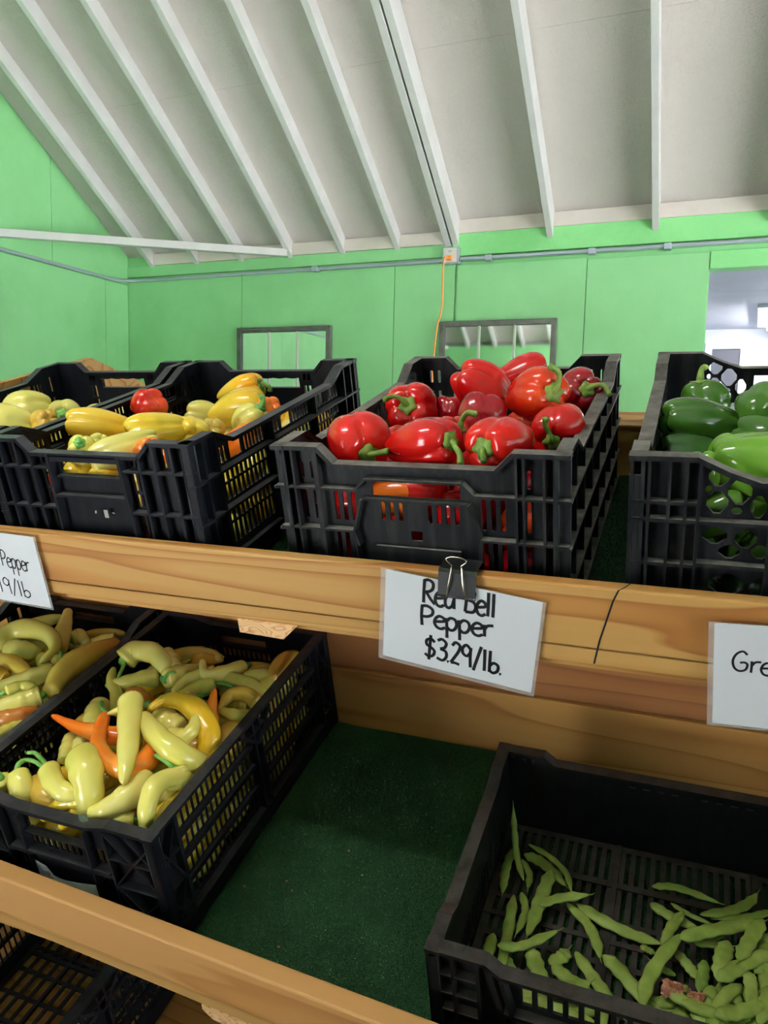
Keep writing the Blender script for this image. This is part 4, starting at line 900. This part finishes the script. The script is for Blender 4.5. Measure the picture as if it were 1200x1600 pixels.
fill(UP, ['greenbell', 'darkgreen', 'greenbell'], 4, 6, 2, XG+.025, XG+.375, .045, .58, .015, .14, .04, 'green bell pepper in the lower layers of the lattice crate', 'buried green bell peppers', 7)

# ------------------------------------------------------------------ banana peppers
def chili_r(t, r0, blunt=.3):
    sh = min(1, (t/.05))**.5 if t < .05 else 1
    body = 1.0-.10*abs(t-.18) if t < .3 else 1-(1-blunt)*((t-.3)/.7)**1.5
    tip = math.sqrt(max(0, 1-((t-.93)/.07)**2)) if t > .93 else 1
    return max(r0*.04, r0*sh*body*tip)
_NL = LO.to_3x3().col[2]
def chili(pts, wpx, n, mat, label, group, blunt=.3, stem=None, frame=LO):
    _seed[0] += 1; rn = random.Random(_seed[0]); k = len(pts); ns = n if isinstance(n, (list, tuple)) else [n]*k
    W = []; uR = XC+.385 if pts[0][0] > 150 or 'lower left' not in group else XC-.413+.385
    for i, (x, y) in enumerate(pts):
        nn = ns[i]; rr = wpx/2*1.35/FPX*(1 if i < k-1 else .6)
        for _ in range(40):
            q_ = loc_hit(x, y, frame, 2, nn)
            if (q_.y < .026+rr or q_.x > uR-rr-.004) and nn > .05: nn -= .004
            else: break
        W.append(hit_plane(x, y, frame, 2, nn))
    base = W[0].copy(); r0 = wpx/2*depth(sum(W, Vector())/k)/FPX
    P_ = [p-base for p in W]
    if k == 2: P_ = [P_[0], (P_[0]+P_[1])/2+_NL*.004, P_[1]]
    path = crom(P_, 34); bm = bmesh.new(); ph = rn.uniform(0, 6)
    sweep(bm, path, lambda t: chili_r(t, r0, blunt)*(1+.05*math.sin(t*9+ph)+.035*math.sin(t*23+ph)), 18, _NL, .94, 3, .035)
    o = link('banana_pepper', bm_mesh(bm), mat, None, Matrix.Translation(base), True); tag(o, label, 'pepper', group)
    bm = bmesh.new(); d = (path[0]-path[2]).normalized()
    if stem:
        sp = [hit_plane(x, y, frame, 2, stem[2] if len(stem) > 2 else ns[0])-base for x, y in stem[1]]
        sweep(bm, crom([path[0]-d*.002]+sp, 14), lambda t: .0048-.0018*t if t > .15 else r0*.5-(r0*.5-.0048)*t/.15, 9, _NL); 
    else: sweep(bm, [path[0]-d*.003, path[0]+d*.004, path[0]+d*.010], lambda t: r0*.48*(1-t*.55), 9, _NL)
    link('stem', bm_mesh(bm), 'stem_fresh', o, None, True); return o
GB = 'banana peppers heaped in the crate with the sticker'; B = 'banana pepper '
for a in [
 ([(205, 1088), (203, 1130), (199, 1180), (193, 1226)], 40, (.272, .268, .262, .25), 'pale', 'straight pale '+B+'lying on top across the orange ones', .3),
 ([(321, 1185), (325, 1140), (300, 1105), (262, 1094), (230, 1110)], 37, (.20, .235, .25, .252, .25), 'yellow', 'hook-shaped bright yellow '+B+'on top of the heap', .28),
 ([(326, 1200), (290, 1184), (252, 1157), (221, 1118)], 40, (.252, .26, .262, .256), 'pale', 'thick pale '+B+'slanting down to the right rim', .75),
 ([(262, 1150), (288, 1152), (302, 1138), (307, 1117)], 29, (.225, .24, .248, .252), 'pale', 'pale '+B+'tip pointing up inside the yellow hook', .4),
 ([(244, 1168), (222, 1192), (180, 1196), (153, 1163), (165, 1112)], 36, (.232, .24, .244, .246, .236), 'orange', 'bright orange '+B+'curled into a U near the middle', .5),
 ([(196, 1152), (160, 1146), (120, 1136), (80, 1117)], 29, (.222, .226, .228, .226), 'orange', 'orange '+B+'pointing left behind the U-shaped one', .25),
 ([(328, 1158), (330, 1110), (336, 1075)], 24, (.205, .22, .232), 'orange', 'orange '+B+'tip standing up at the right of the heap', .2),
 ([(128, 1180), (136, 1205), (141, 1245), (140, 1288)], 52, (.245, .25, .25, .246), 'pale', 'widest pale '+B+'hanging towards the front rim', .62),
 ([(76, 1200), (86, 1226), (108, 1240), (142, 1238)], 34, (.226, .232, .23, .22), 'pale', 'pale '+B+'with a green stem curling left near the front', .5, ('s', [(66, 1188), (55, 1177), (43, 1176)], .238)),
 ([(28, 1206), (34, 1232), (44, 1260), (52, 1290)], 37, (.225, .232, .232, .225), 'pale', 'pale '+B+'at the front left with its stem arching right', .7, ('s', [(28, 1196), (38, 1188), (54, 1190), (71, 1202)], .238)),
 ([(0, 1215), (6, 1240), (14, 1275)], 32, .228, 'pale', 'pale '+B+'cut by the left edge of the photo', .6),
 ([(52, 1222), (74, 1246), (104, 1254)], 38, .20, 'ochre', 'ochre '+B+'behind the front left ones', .5),
 ([(232, 1212), (205, 1240), (170, 1262), (140, 1272)], 42, (.222, .226, .224, .218), 'pale', 'broad pale '+B+'bending towards the widest one', .6),
 ([(312, 1232), (276, 1214), (244, 1226), (230, 1262), (228, 1302)], 33, (.22, .246, .25, .248, .24), 'pale', 'pale '+B+'bent like an elbow at the front right rim', .7),
 ([(270, 1258), (250, 1282), (232, 1304)], 27, .225, 'yellow', 'yellow '+B+'under the elbow-shaped one', .6),
 ([(130, 1252), (98, 1256), (66, 1280)], 27, .218, 'yellow', 'yellow '+B+'running down to the front rim', .5),
 ([(126, 1264), (108, 1276), (98, 1296)], 26, .212, 'yellow', 'short yellow '+B+'beside the dark leaf', .6),
 ([(188, 1212), (160, 1232)], 24, .19, 'ochre', 'ochre '+B+'in the gap below the orange curl', .7),
 ([(193, 1034), (212, 1019), (242, 1022), (266, 1050)], 38, (.222, .232, .232, .222), 'palegreen', 'pale '+B+'arching at the back with its stem pointing down left', .6, ('s', [(192, 1042), (185, 1058)], .226)),
 ([(258, 1022), (268, 1036), (282, 1050)], 28, .222, 'palegreen', 'short pale '+B+'at the back with its stem pointing up left', .6, ('s', [(252, 1014), (245, 1006)], .232)),
 ([(250, 1056), (205, 1066), (164, 1071)], 33, (.205, .21, .212), 'palegreen', 'pale '+B+'lying level at the back left', .3),
 ([(182, 1112), (182, 1085), (174, 1062), (178, 1042)], 22, (.195, .206, .215, .222), 'palegreen', 'thin pale '+B+'with an upturned tip at the back left', .35),
 ([(256, 1062), (285, 1054), (320, 1044)], 34, (.225, .215, .2), 'palegreen', 'pale '+B+'showing its round calyx end', .6, ('s', [(262, 1054), (274, 1050)], .236)),
 ([(340, 1050), (300, 1060), (268, 1082)], 26, .216, 'palegreen', 'pale '+B+'lying in front of the back row', .4),
 ([(386, 1040), (350, 1052), (322, 1054), (316, 1030)], 27, (.21, .218, .224, .232), 'palegreen', 'J-shaped pale '+B+'at the back with a raised tip', .3),
 ([(300, 1036), (350, 1031)], 24, .19, 'ochre', 'greenish '+B+'at the very back of the heap', .3),
 ([(345, 1056), (388, 1068), (424, 1090)], 23, .212, 'palegreen', 'slim '+B+'slanting to the right rim at the back', .6),
 ([(444, 1072), (414, 1060), (380, 1058)], 34, .205, 'palegreen', 'pale '+B+'in the back right corner', .6),
 ([(338, 1068), (308, 1076), (278, 1090)], 28, .21, 'palegreen', 'pale '+B+'with a dark green stem pointing right at the back', .6, ('s', [(348, 1068), (366, 1074)], .215)),
 ([(408, 1108), (388, 1086), (360, 1086), (340, 1114)], 26, (.2, .216, .22, .208), 'ochre', 'ochre '+B+'arched by the right rim', .4),
 ([(396, 1122), (370, 1118), (344, 1110)], 25, .214, 'palegreen', 'pale '+B+'under the ochre arch at the right rim', .4),
 ([(384, 1140), (352, 1152), (330, 1186)], 44, (.214, .222, .218), 'ochre', 'broad ochre '+B+'beside the right rim', .6),
 ([(388, 1104), (362, 1102)], 25, .19, 'ochre', 'small ochre '+B+'inside the arch at the right rim', .7),
 ([(160, 1100), (148, 1118), (140, 1140)], 36, .2, 'palegreen', 'pale '+B+'at the left with two thin curled stems above it', .7, ('s', [(158, 1098), (160, 1108), (170, 1116)], .22)),
 ([(250, 1120), (268, 1132), (286, 1140)], 42, .215, 'pale', 'round-ended '+B+'framed by the yellow hook', .7),
 ([(112, 1150), (106, 1172), (98, 1190)], 26, .195, 'palegreen', 'pale '+B+'by the left wall below the orange tip', .7),
 ([(134, 1152), (122, 1178)], 28, .195, 'palegreen', 'pale '+B+'just below the left-pointing orange one', .7),
 ([(272, 1198), (276, 1215), (280, 1235)], 42, (.238, .228, .21), 'pale', 'pale '+B+'with a bright green stem below the thick slanting one', .7, ('s', [(260, 1190), (242, 1180)], .25)),
 ([(306, 1206), (312, 1225)], 34, .222, 'palegreen', 'pale '+B+'with a green calyx at the right rim', .7),
 ([(204, 1105), (184, 1111), (167, 1116)], 17, (.248, .246, .244), 'pale', 'thin pale '+B+'tip poking out left of the straight one', .2),
 ([(298, 1090), (284, 1106)], 28, .205, 'palegreen', 'pale '+B+'with a green stem beside the upright orange tip', .7, ('s', [(302, 1092), (324, 1084)], .22)),
 ([(230, 1100), (200, 1080)], 30, .2, 'rust', 'rust-tinged '+B+'behind the top of the straight one', .6),
 ([(262, 1205), (232, 1222)], 30, .2, 'pale', 'pale '+B+'in the shade under the orange curl', .7),
 ([(210, 1280), (175, 1288)], 26, .195, 'palegreen', 'pale '+B+'low in the gap behind the front rim', .7),
 ([(360, 1130), (336, 1130)], 24, .19, 'palegreen', 'pale '+B+'in the shadow right of the upright orange tip', .7),
]: chili(a[0], a[1], a[2], a[3], a[4], GB, a[5], a[6] if len(a) > 6 else None)
GC = 'banana peppers in the lower left crate'
for a in [
 ([(-12, 1012), (12, 992), (42, 983), (76, 992), (86, 1014), (62, 1036)], 34, (.215, .22, .225, .225, .22, .215), 'palegreen', 'pale '+B+'arched like a hook at the back of the lower left crate', .3),
 ([(14, 1012), (36, 1016), (62, 1022)], 32, .20, 'palegreen', 'pale '+B+'with its stem end facing out at the photo edge', .6, ('s', [(8, 1006), (-4, 1003)], .212)),
 ([(90, 1020), (98, 988), (107, 952)], 28, (.2, .215, .232), 'palegreen', B+'standing up against the back of the lower left crate', .5),
 ([(112, 1000), (126, 994), (138, 1008)], 24, .2, 'palegreen', 'curled '+B+'behind the upright one', .6),
 ([(-10, 1034), (20, 1038), (52, 1056)], 31, .212, 'ochre', 'golden '+B+'at the left edge of the lower left crate', .5),
 ([(88, 1046), (44, 1060), (-8, 1074)], 30, .205, 'palegreen', 'long pale '+B+'lying level in the lower left crate', .6),
 ([(188, 1010), (136, 1026), (100, 1050), (78, 1086)], 42, (.19, .212, .218, .215), 'ochre', 'largest '+B+'of the lower left crate, bent along its right rim', .7),
 ([(8, 1082), (36, 1072), (56, 1076)], 20, .216, 'pale', 'small greenish '+B+'above the forked one in the lower left crate', .6),
 ([(66, 1086), (36, 1096), (-10, 1108)], 35, .215, 'palegreen', 'yellow-green '+B+'in the front of the lower left crate', .7),
 ([(58, 1112), (20, 1122), (-12, 1124)], 36, .20, 'rust', 'rust brown '+B+'in the lower left crate', .7),
 ([(34, 1136), (-8, 1150)], 24, .21, 'pale', 'whitish '+B+'at the front left of the lower left crate', .6),
 ([(-6, 1056), (10, 1060)], 28, .205, 'ochre', 'ochre '+B+'tip at the photo edge in the lower left crate', .6),
 ([(184, 1000), (150, 1006), (126, 1018)], 26, .19, 'palegreen', 'pale '+B+'behind the largest one of the lower left crate', .6),
 ([(66, 1028), (74, 1050)], 22, .195, 'palegreen', 'thin '+B+'between the hook and the level one', .6),
 ([(96, 1032), (82, 1036)], 22, .2, 'palegreen', 'pale '+B+'with a stem in the middle of the lower left crate', .6, ('s', [(96, 1024), (90, 1010)], .215)),
 ([(0, 1164), (-30, 1190)], 30, .205, 'pale', 'pale '+B+'in the front corner of the lower left crate', .6),
]: chili(a[0], a[1], a[2], a[3], a[4], GC, a[5], a[6] if len(a) > 6 else None)
_cm = []
def chili_fill(frame, mats, count, u0, u1, v0, v1, n0, n1, label, group, seed):
    rn = random.Random(seed); cols_ = {}
    for k in range(count):
        mt = rn.choice(mats); key = (mt, rn.randrange(3))
        if key not in cols_:
            bm = bmesh.new(); c_ = rn.uniform(.2, .5); path = crom([Vector((-.065, 0, 0)), Vector((-.02, c_*.05, .003)), Vector((.03, c_*.06, 0)), Vector((.065, 0, .004))], 16); sweep(bm, path, lambda t: chili_r(t, .019, .4), 12, Vector((0, 0, 1))); me = bm_mesh(bm)
            for p in me.polygons: p.use_smooth = True
            me.materials.append(MT[mt]); cols_[key] = me
        a = rn.uniform(0, 3.14); ext = abs(math.cos(a))*.06+.02; exv = abs(math.sin(a))*.06+.02
        u = rn.uniform(u0+ext, u1-ext); v = rn.uniform(v0+exv, v1-exv); n = n0+(n1-n0)*((k+.5)/count)
        tag(link('banana_pepper', cols_[key], None, None, frame @ Matrix.Translation((u, v, n)) @ Matrix.Rotation(a, 4, 'Z') @ Matrix.Rotation(rn.uniform(-.25, .25), 4, 'Y')), label, 'pepper', group)
chili_fill(LO, ['pale', 'palegreen', 'yellow', 'ochre', 'palegreen'], 110, XC+.02, XC+.38, .028, .555, .03, .19, 'banana pepper buried in the heap, seen in gaps and through the crate slots', 'buried banana peppers of the sticker crate', 21)
chili_fill(LO, ['pale', 'palegreen', 'ochre'], 70, XC-.393, XC-.035, .028, .555, .03, .185, 'banana pepper buried in the lower left crate', 'buried banana peppers of the lower left crate', 22)
rn = random.Random(31); _src = [o for o in C.objects if o.name.startswith('banana_pepper') and o.get('group') == 'buried banana peppers of the sticker crate'][:12]
for k in range(30):                                       # a layer lying along the right side wall
    row, col = divmod(k, 5); vv = .085+.10*col+.05*(row % 2)*(1 if col < 4 else -.4); nn = .036+.029*row
    o = link('banana_pepper', rn.choice(_src).data, None, None, LO @ Matrix.Translation((XC+.349+rn.uniform(-.004, .002), vv, nn)) @ Matrix.Rotation(math.pi/2*rn.choice((1, -1))+rn.uniform(-.05, .05), 4, 'Z') @ Matrix.Rotation(rn.uniform(-.25, .25), 4, 'Y') @ Matrix.Rotation(rn.choice((1.4, -1.4)), 4, 'X'))
    tag(o, 'banana pepper pressed against the right side slots of the sticker crate', 'pepper', 'banana peppers behind the side slots')
p = hit_plane(130, 1279, LO, 2, .235); bm = bmesh.new(); lf = [(-.011, 0), (-.006, .005), (.002, .006), (.011, .001), (.005, -.005), (-.004, -.005)]
rf = [bm.verts.new((x, y, .0012*math.sin(x*300))) for x, y in lf]; bm.faces.new(rf); o = link('leaf_scrap', bm_mesh(bm), 'leaf', None, Matrix.Translation(p) @ LO.to_3x3().to_4x4() @ Matrix.Rotation(.5, 4, 'X') @ Matrix.Rotation(-.2, 4, 'Z')); md = o.modifiers.new('t', 'SOLIDIFY'); md.thickness = .0008
tag(o, 'small dark leaf scrap stuck to the widest banana pepper', 'leaf')

# ------------------------------------------------------------------ green beans
GE = 'green beans in the low crate'
def bean(pts, wpx, n, label, mat='bean', tail=True, turn=.0):
    _seed[0] += 1; rn = random.Random(_seed[0]); k = len(pts); ns = n if isinstance(n, (list, tuple)) else [n]*k
    W = [hit_plane(x, y, LO, 2, ns[i]) for i, (x, y) in enumerate(pts)]; base = W[0].copy(); r0 = wpx/2*depth(W[k//2])/FPX; P_ = [q_-base for q_ in W]
    if k == 2: P_ = [P_[0], (P_[0]+P_[1])/2, P_[1]]
    path = crom(P_, 36); ph = rn.uniform(0, 6); kb = rn.uniform(24, 32)
    def rad(t):
        e = min(1, t/.16)**.65*min(1, (1-t)/.22)**.75
        return max(.0007, r0*(.12+.86*e)*(1+.085*math.sin(t*kb+ph)+.04*math.sin(t*11+ph)))
    bm = bmesh.new(); ref = (_NL + _r*turn).normalized(); sweep(bm, path, rad, 12, ref, .42)
    o = link('green_bean', bm_mesh(bm), mat, None, Matrix.Translation(base), True); tag(o, label, 'green bean', GE)
    if tail:
        d = (path[-1]-path[-3]).normalized(); bm = bmesh.new(); sweep(bm, crom([path[-1]-d*.002, path[-1]+d*.004, path[-1]+d*.009+ref*.002], 8), lambda t: .0012-.0008*t, 6); link('stalk_tip', bm_mesh(bm), 'stem', o, None, True)
    return o
E_ = 'green bean '
for a in [
 ([(818, 1376), (808, 1340), (804, 1300), (802, 1261)], 10, (.02, .03, .05, .075), 'thin '+E_+'leaning upright in the back left corner'),
 ([(801, 1326), (790, 1360), (785, 1396)], 14, .02, E_+'beside the left wall under the upright one'),
 ([(815, 1342), (827, 1366), (825, 1388)], 11, .018, 'short '+E_+'with a pale thread right of the upright one'),
 ([(826, 1319), (858, 1338), (884, 1364), (893, 1394)], 11, .026, 'thin bowed '+E_+'at the back left, outermost curve'),
 ([(819, 1334), (850, 1350), (884, 1384)], 19, .019, 'flat '+E_+'inside the bowed thin one'),
 ([(862, 1358), (845, 1405), (824, 1462)], 22, .028, 'broad flat '+E_+'slanting down left'),
 ([(842, 1414), (872, 1404), (920, 1398)], 17, .034, E_+'lying level across the end of the broad flat one'),
 ([(803, 1398), (797, 1436), (789, 1482), (780, 1520)], 18, .026, 'long '+E_+'running to the front left'),
 ([(815, 1394), (821, 1424), (806, 1460)], 13, .02, E_+'curved between the long and the broad one'),
 ([(777, 1477), (815, 1478), (872, 1454)], 17, .040, E_+'lying across with a pale thread at its right end'),
 ([(771, 1458), (762, 1495), (760, 1530)], 19, .03, E_+'standing along the left wall at the front'),
 ([(885, 1411), (915, 1440), (931, 1470), (938, 1497)], 18, .02, E_+'in the clear middle, left of a longer one'),
 ([(901, 1412), (940, 1437), (985, 1459), (1034, 1475)], 21, .02, 'longest single '+E_+'in the clear middle'),
 ([(829, 1481), (840, 1515), (856, 1548)], 26, .034, 'wide '+E_+'tapering up at the front left'),
 ([(858, 1506), (878, 1495), (888, 1484)], 22, .02, 'short curled '+E_+'near the front left'),
 ([(862, 1508), (890, 1530), (926, 1552)], 22, .026, E_+'slanting right from the short curled one'),
 ([(899, 1487), (920, 1518), (940, 1545), (972, 1588)], 21, .022, 'long '+E_+'slanting to the front rim'),
 ([(852, 1550), (892, 1546), (922, 1534)], 25, .042, 'pale-blotched '+E_+'lying across two others at the front'),
 ([(942, 1492), (966, 1514), (992, 1545), (1046, 1604)], 25, .024, 'big flat '+E_+'slanting to the front, right of centre'),
 ([(1018, 1385), (1058, 1387), (1124, 1411)], 14, .018, 'lone '+E_+'at the back of the heap'),
 ([(1094, 1429), (1138, 1424), (1168, 1412), (1183, 1396)], 17, .03, E_+'curving up at the back right'),
 ([(1016, 1411), (1045, 1430), (1092, 1452)], 18, .024, E_+'slanting under a crossing one at the back of the heap'),
 ([(1048, 1411), (1075, 1428), (1112, 1444)], 9, .02, 'very thin '+E_+'at the back of the heap'),
 ([(1068, 1424), (1046, 1454), (1037, 1482)], 17, .034, 'short '+E_+'crossing the slanting back one'),
 ([(1062, 1466), (1110, 1454), (1190, 1440)], 24, .046, 'long '+E_+'lying level on top of the heap'),
 ([(1064, 1460), (1032, 1498), (1010, 1538), (1004, 1576)], 23, .044, 'long bowed '+E_+'on the left side of the heap'),
 ([(1000, 1478), (1024, 1490)], 12, .02, 'stub of a '+E_+'behind the long bowed one'),
 ([(1055, 1484), (1076, 1510), (1094, 1532)], 18, .024, E_+'in the gap inside the heap'),
 ([(1101, 1500), (1098, 1528), (1092, 1550)], 19, .026, 'dull '+E_+'standing beside the gap in the heap'),
 ([(1192, 1436), (1172, 1468), (1154, 1500)], 23, .056, E_+'slanting steeply at the right of the heap'),
 ([(1138, 1470), (1128, 1500), (1124, 1535)], 26, .046, E_+'in the dense right part, below the level top one'),
 ([(1122, 1532), (1160, 1508), (1206, 1486)], 25, .05, E_+'rising to the right in the dense part of the heap'),
 ([(1112, 1540), (1112, 1570), (1120, 1600)], 24, .04, E_+'pointing to the front in the dense part'),
 ([(1170, 1518), (1174, 1545), (1176, 1578)], 21, .052, E_+'pointing to the front near the right edge'),
 ([(1116, 1586), (1160, 1580), (1206, 1566)], 26, .055, E_+'lying level at the bottom right'),
 ([(1130, 1542), (1160, 1570)], 22, .042, E_+'half buried left of the right edge'),
 ([(1074, 1540), (1046, 1566), (1020, 1560)], 20, .03, E_+'by the dry leaf at the front'),
 ([(1072, 1556), (1092, 1580), (1112, 1608)], 28, .034, 'wide '+E_+'in front of the dry leaf'),
 ([(1034, 1606), (1060, 1590), (1078, 1574)], 22, .03, E_+'at the bottom edge below the dry leaf'),
 ([(1206, 1424), (1172, 1432), (1120, 1436)], 13, .028, 'slim '+E_+'behind the level top one'),
 ([(1206, 1540), (1186, 1600)], 24, .054, E_+'cut by the lower right corner'),
 ([(1200, 1500), (1180, 1520)], 22, .046, 'short '+E_+'at the right edge of the photo'),
 ([(1132, 1462), (1090, 1472), (1140, 1478)], 14, .03, 'bent '+E_+'under the level top one'),
 ([(790, 1492), (800, 1520), (798, 1560)], 15, .022, E_+'dipping behind the front rim at the left'),
 ([(806, 1522), (834, 1526)], 14, .02, 'stub of a '+E_+'behind the front rim'),
 ([(846, 1564), (880, 1580), (905, 1590)], 22, .03, E_+'seen through the front slots'),
 ([(1010, 1560), (1040, 1572), (1075, 1566)], 20, .026, E_+'lying level in front of the long bowed one'),
 ([(1056, 1524), (1030, 1512), (1018, 1502)], 13, .02, 'twisted '+E_+'with a thin tip above the dry leaf'),
 ([(1150, 1496), (1176, 1488), (1206, 1470)], 20, .044, E_+'tucked under the steep one at the right'),
 ([(1090, 1604), (1120, 1560)], 22, .036, E_+'between the dry leaf and the dense part'),
]: bean(*a[:4], mat='bean_dark' if 'dull' in a[3] else 'bean')
rn = random.Random(77)
_bm = bmesh.new(); sweep(_bm, crom([Vector((-.05, 0, 0)), Vector((-.015, .008, 0)), Vector((.02, .008, .002)), Vector((.05, 0, 0))], 16), lambda t: .0085*(.3+.7*min(1, t/.1)*min(1, (1-t)/.12)), 10, Vector((0, 0, 1)), .55)
bme = bm_mesh(_bm); bme.materials.append(MT['bean'])
for p_ in bme.polygons: p_.use_smooth = True
for k in range(90):
    u, v = rn.uniform(XB+.33, XB+.50), rn.uniform(VB+.05, VB+.24); n = .018+.030*k/90
    if k < 10: u, v = rn.uniform(XB+.06, XB+.2), rn.uniform(VB+.05, VB+.09); n = .018
    if u < XB+.40 and k >= 10: v = rn.uniform(VB+.04, VB+.12)
    tag(link('green_bean', bme, None, None, LO @ Matrix.Translation((u, v, n)) @ Matrix.Rotation(rn.uniform(0, 6.3), 4, 'Z') @ Matrix.Rotation(rn.uniform(-.12, .12), 4, 'Y')), 'green bean at the bottom of the heap, mostly covered by others', 'green bean', 'buried green beans')
# crumpled dry leaf
for px, py, s_, lb in ((1050, 1545, .0135, 'crumpled brown dry leaf among the green beans, left piece'), (1086, 1560, .010, 'crumpled brown dry leaf among the green beans, right piece')):
    p = hit_plane(px, py, LO, 2, .048); bm = bmesh.new(); bmesh.ops.create_grid(bm, x_segments=14, y_segments=14, size=s_)
    for v_ in bm.verts:
        q_ = v_.co*70; v_.co.z = .010*mnoise.noise(q_+Vector((px, 0, 0)))+.004*mnoise.noise(q_*2.7); v_.co.x += .006*mnoise.noise(q_+Vector((3, 9, 1))); v_.co.y *= .75+.3*mnoise.noise(Vector((v_.co.x*80, 1, px)))
    o = link('dry_leaf', bm_mesh(bm), 'dead_leaf', None, Matrix.Translation(p) @ LO.to_3x3().to_4x4()); md = o.modifiers.new('t', 'SOLIDIFY'); md.thickness = .0008; tag(o, lb, 'leaf', 'dry leaf pieces')
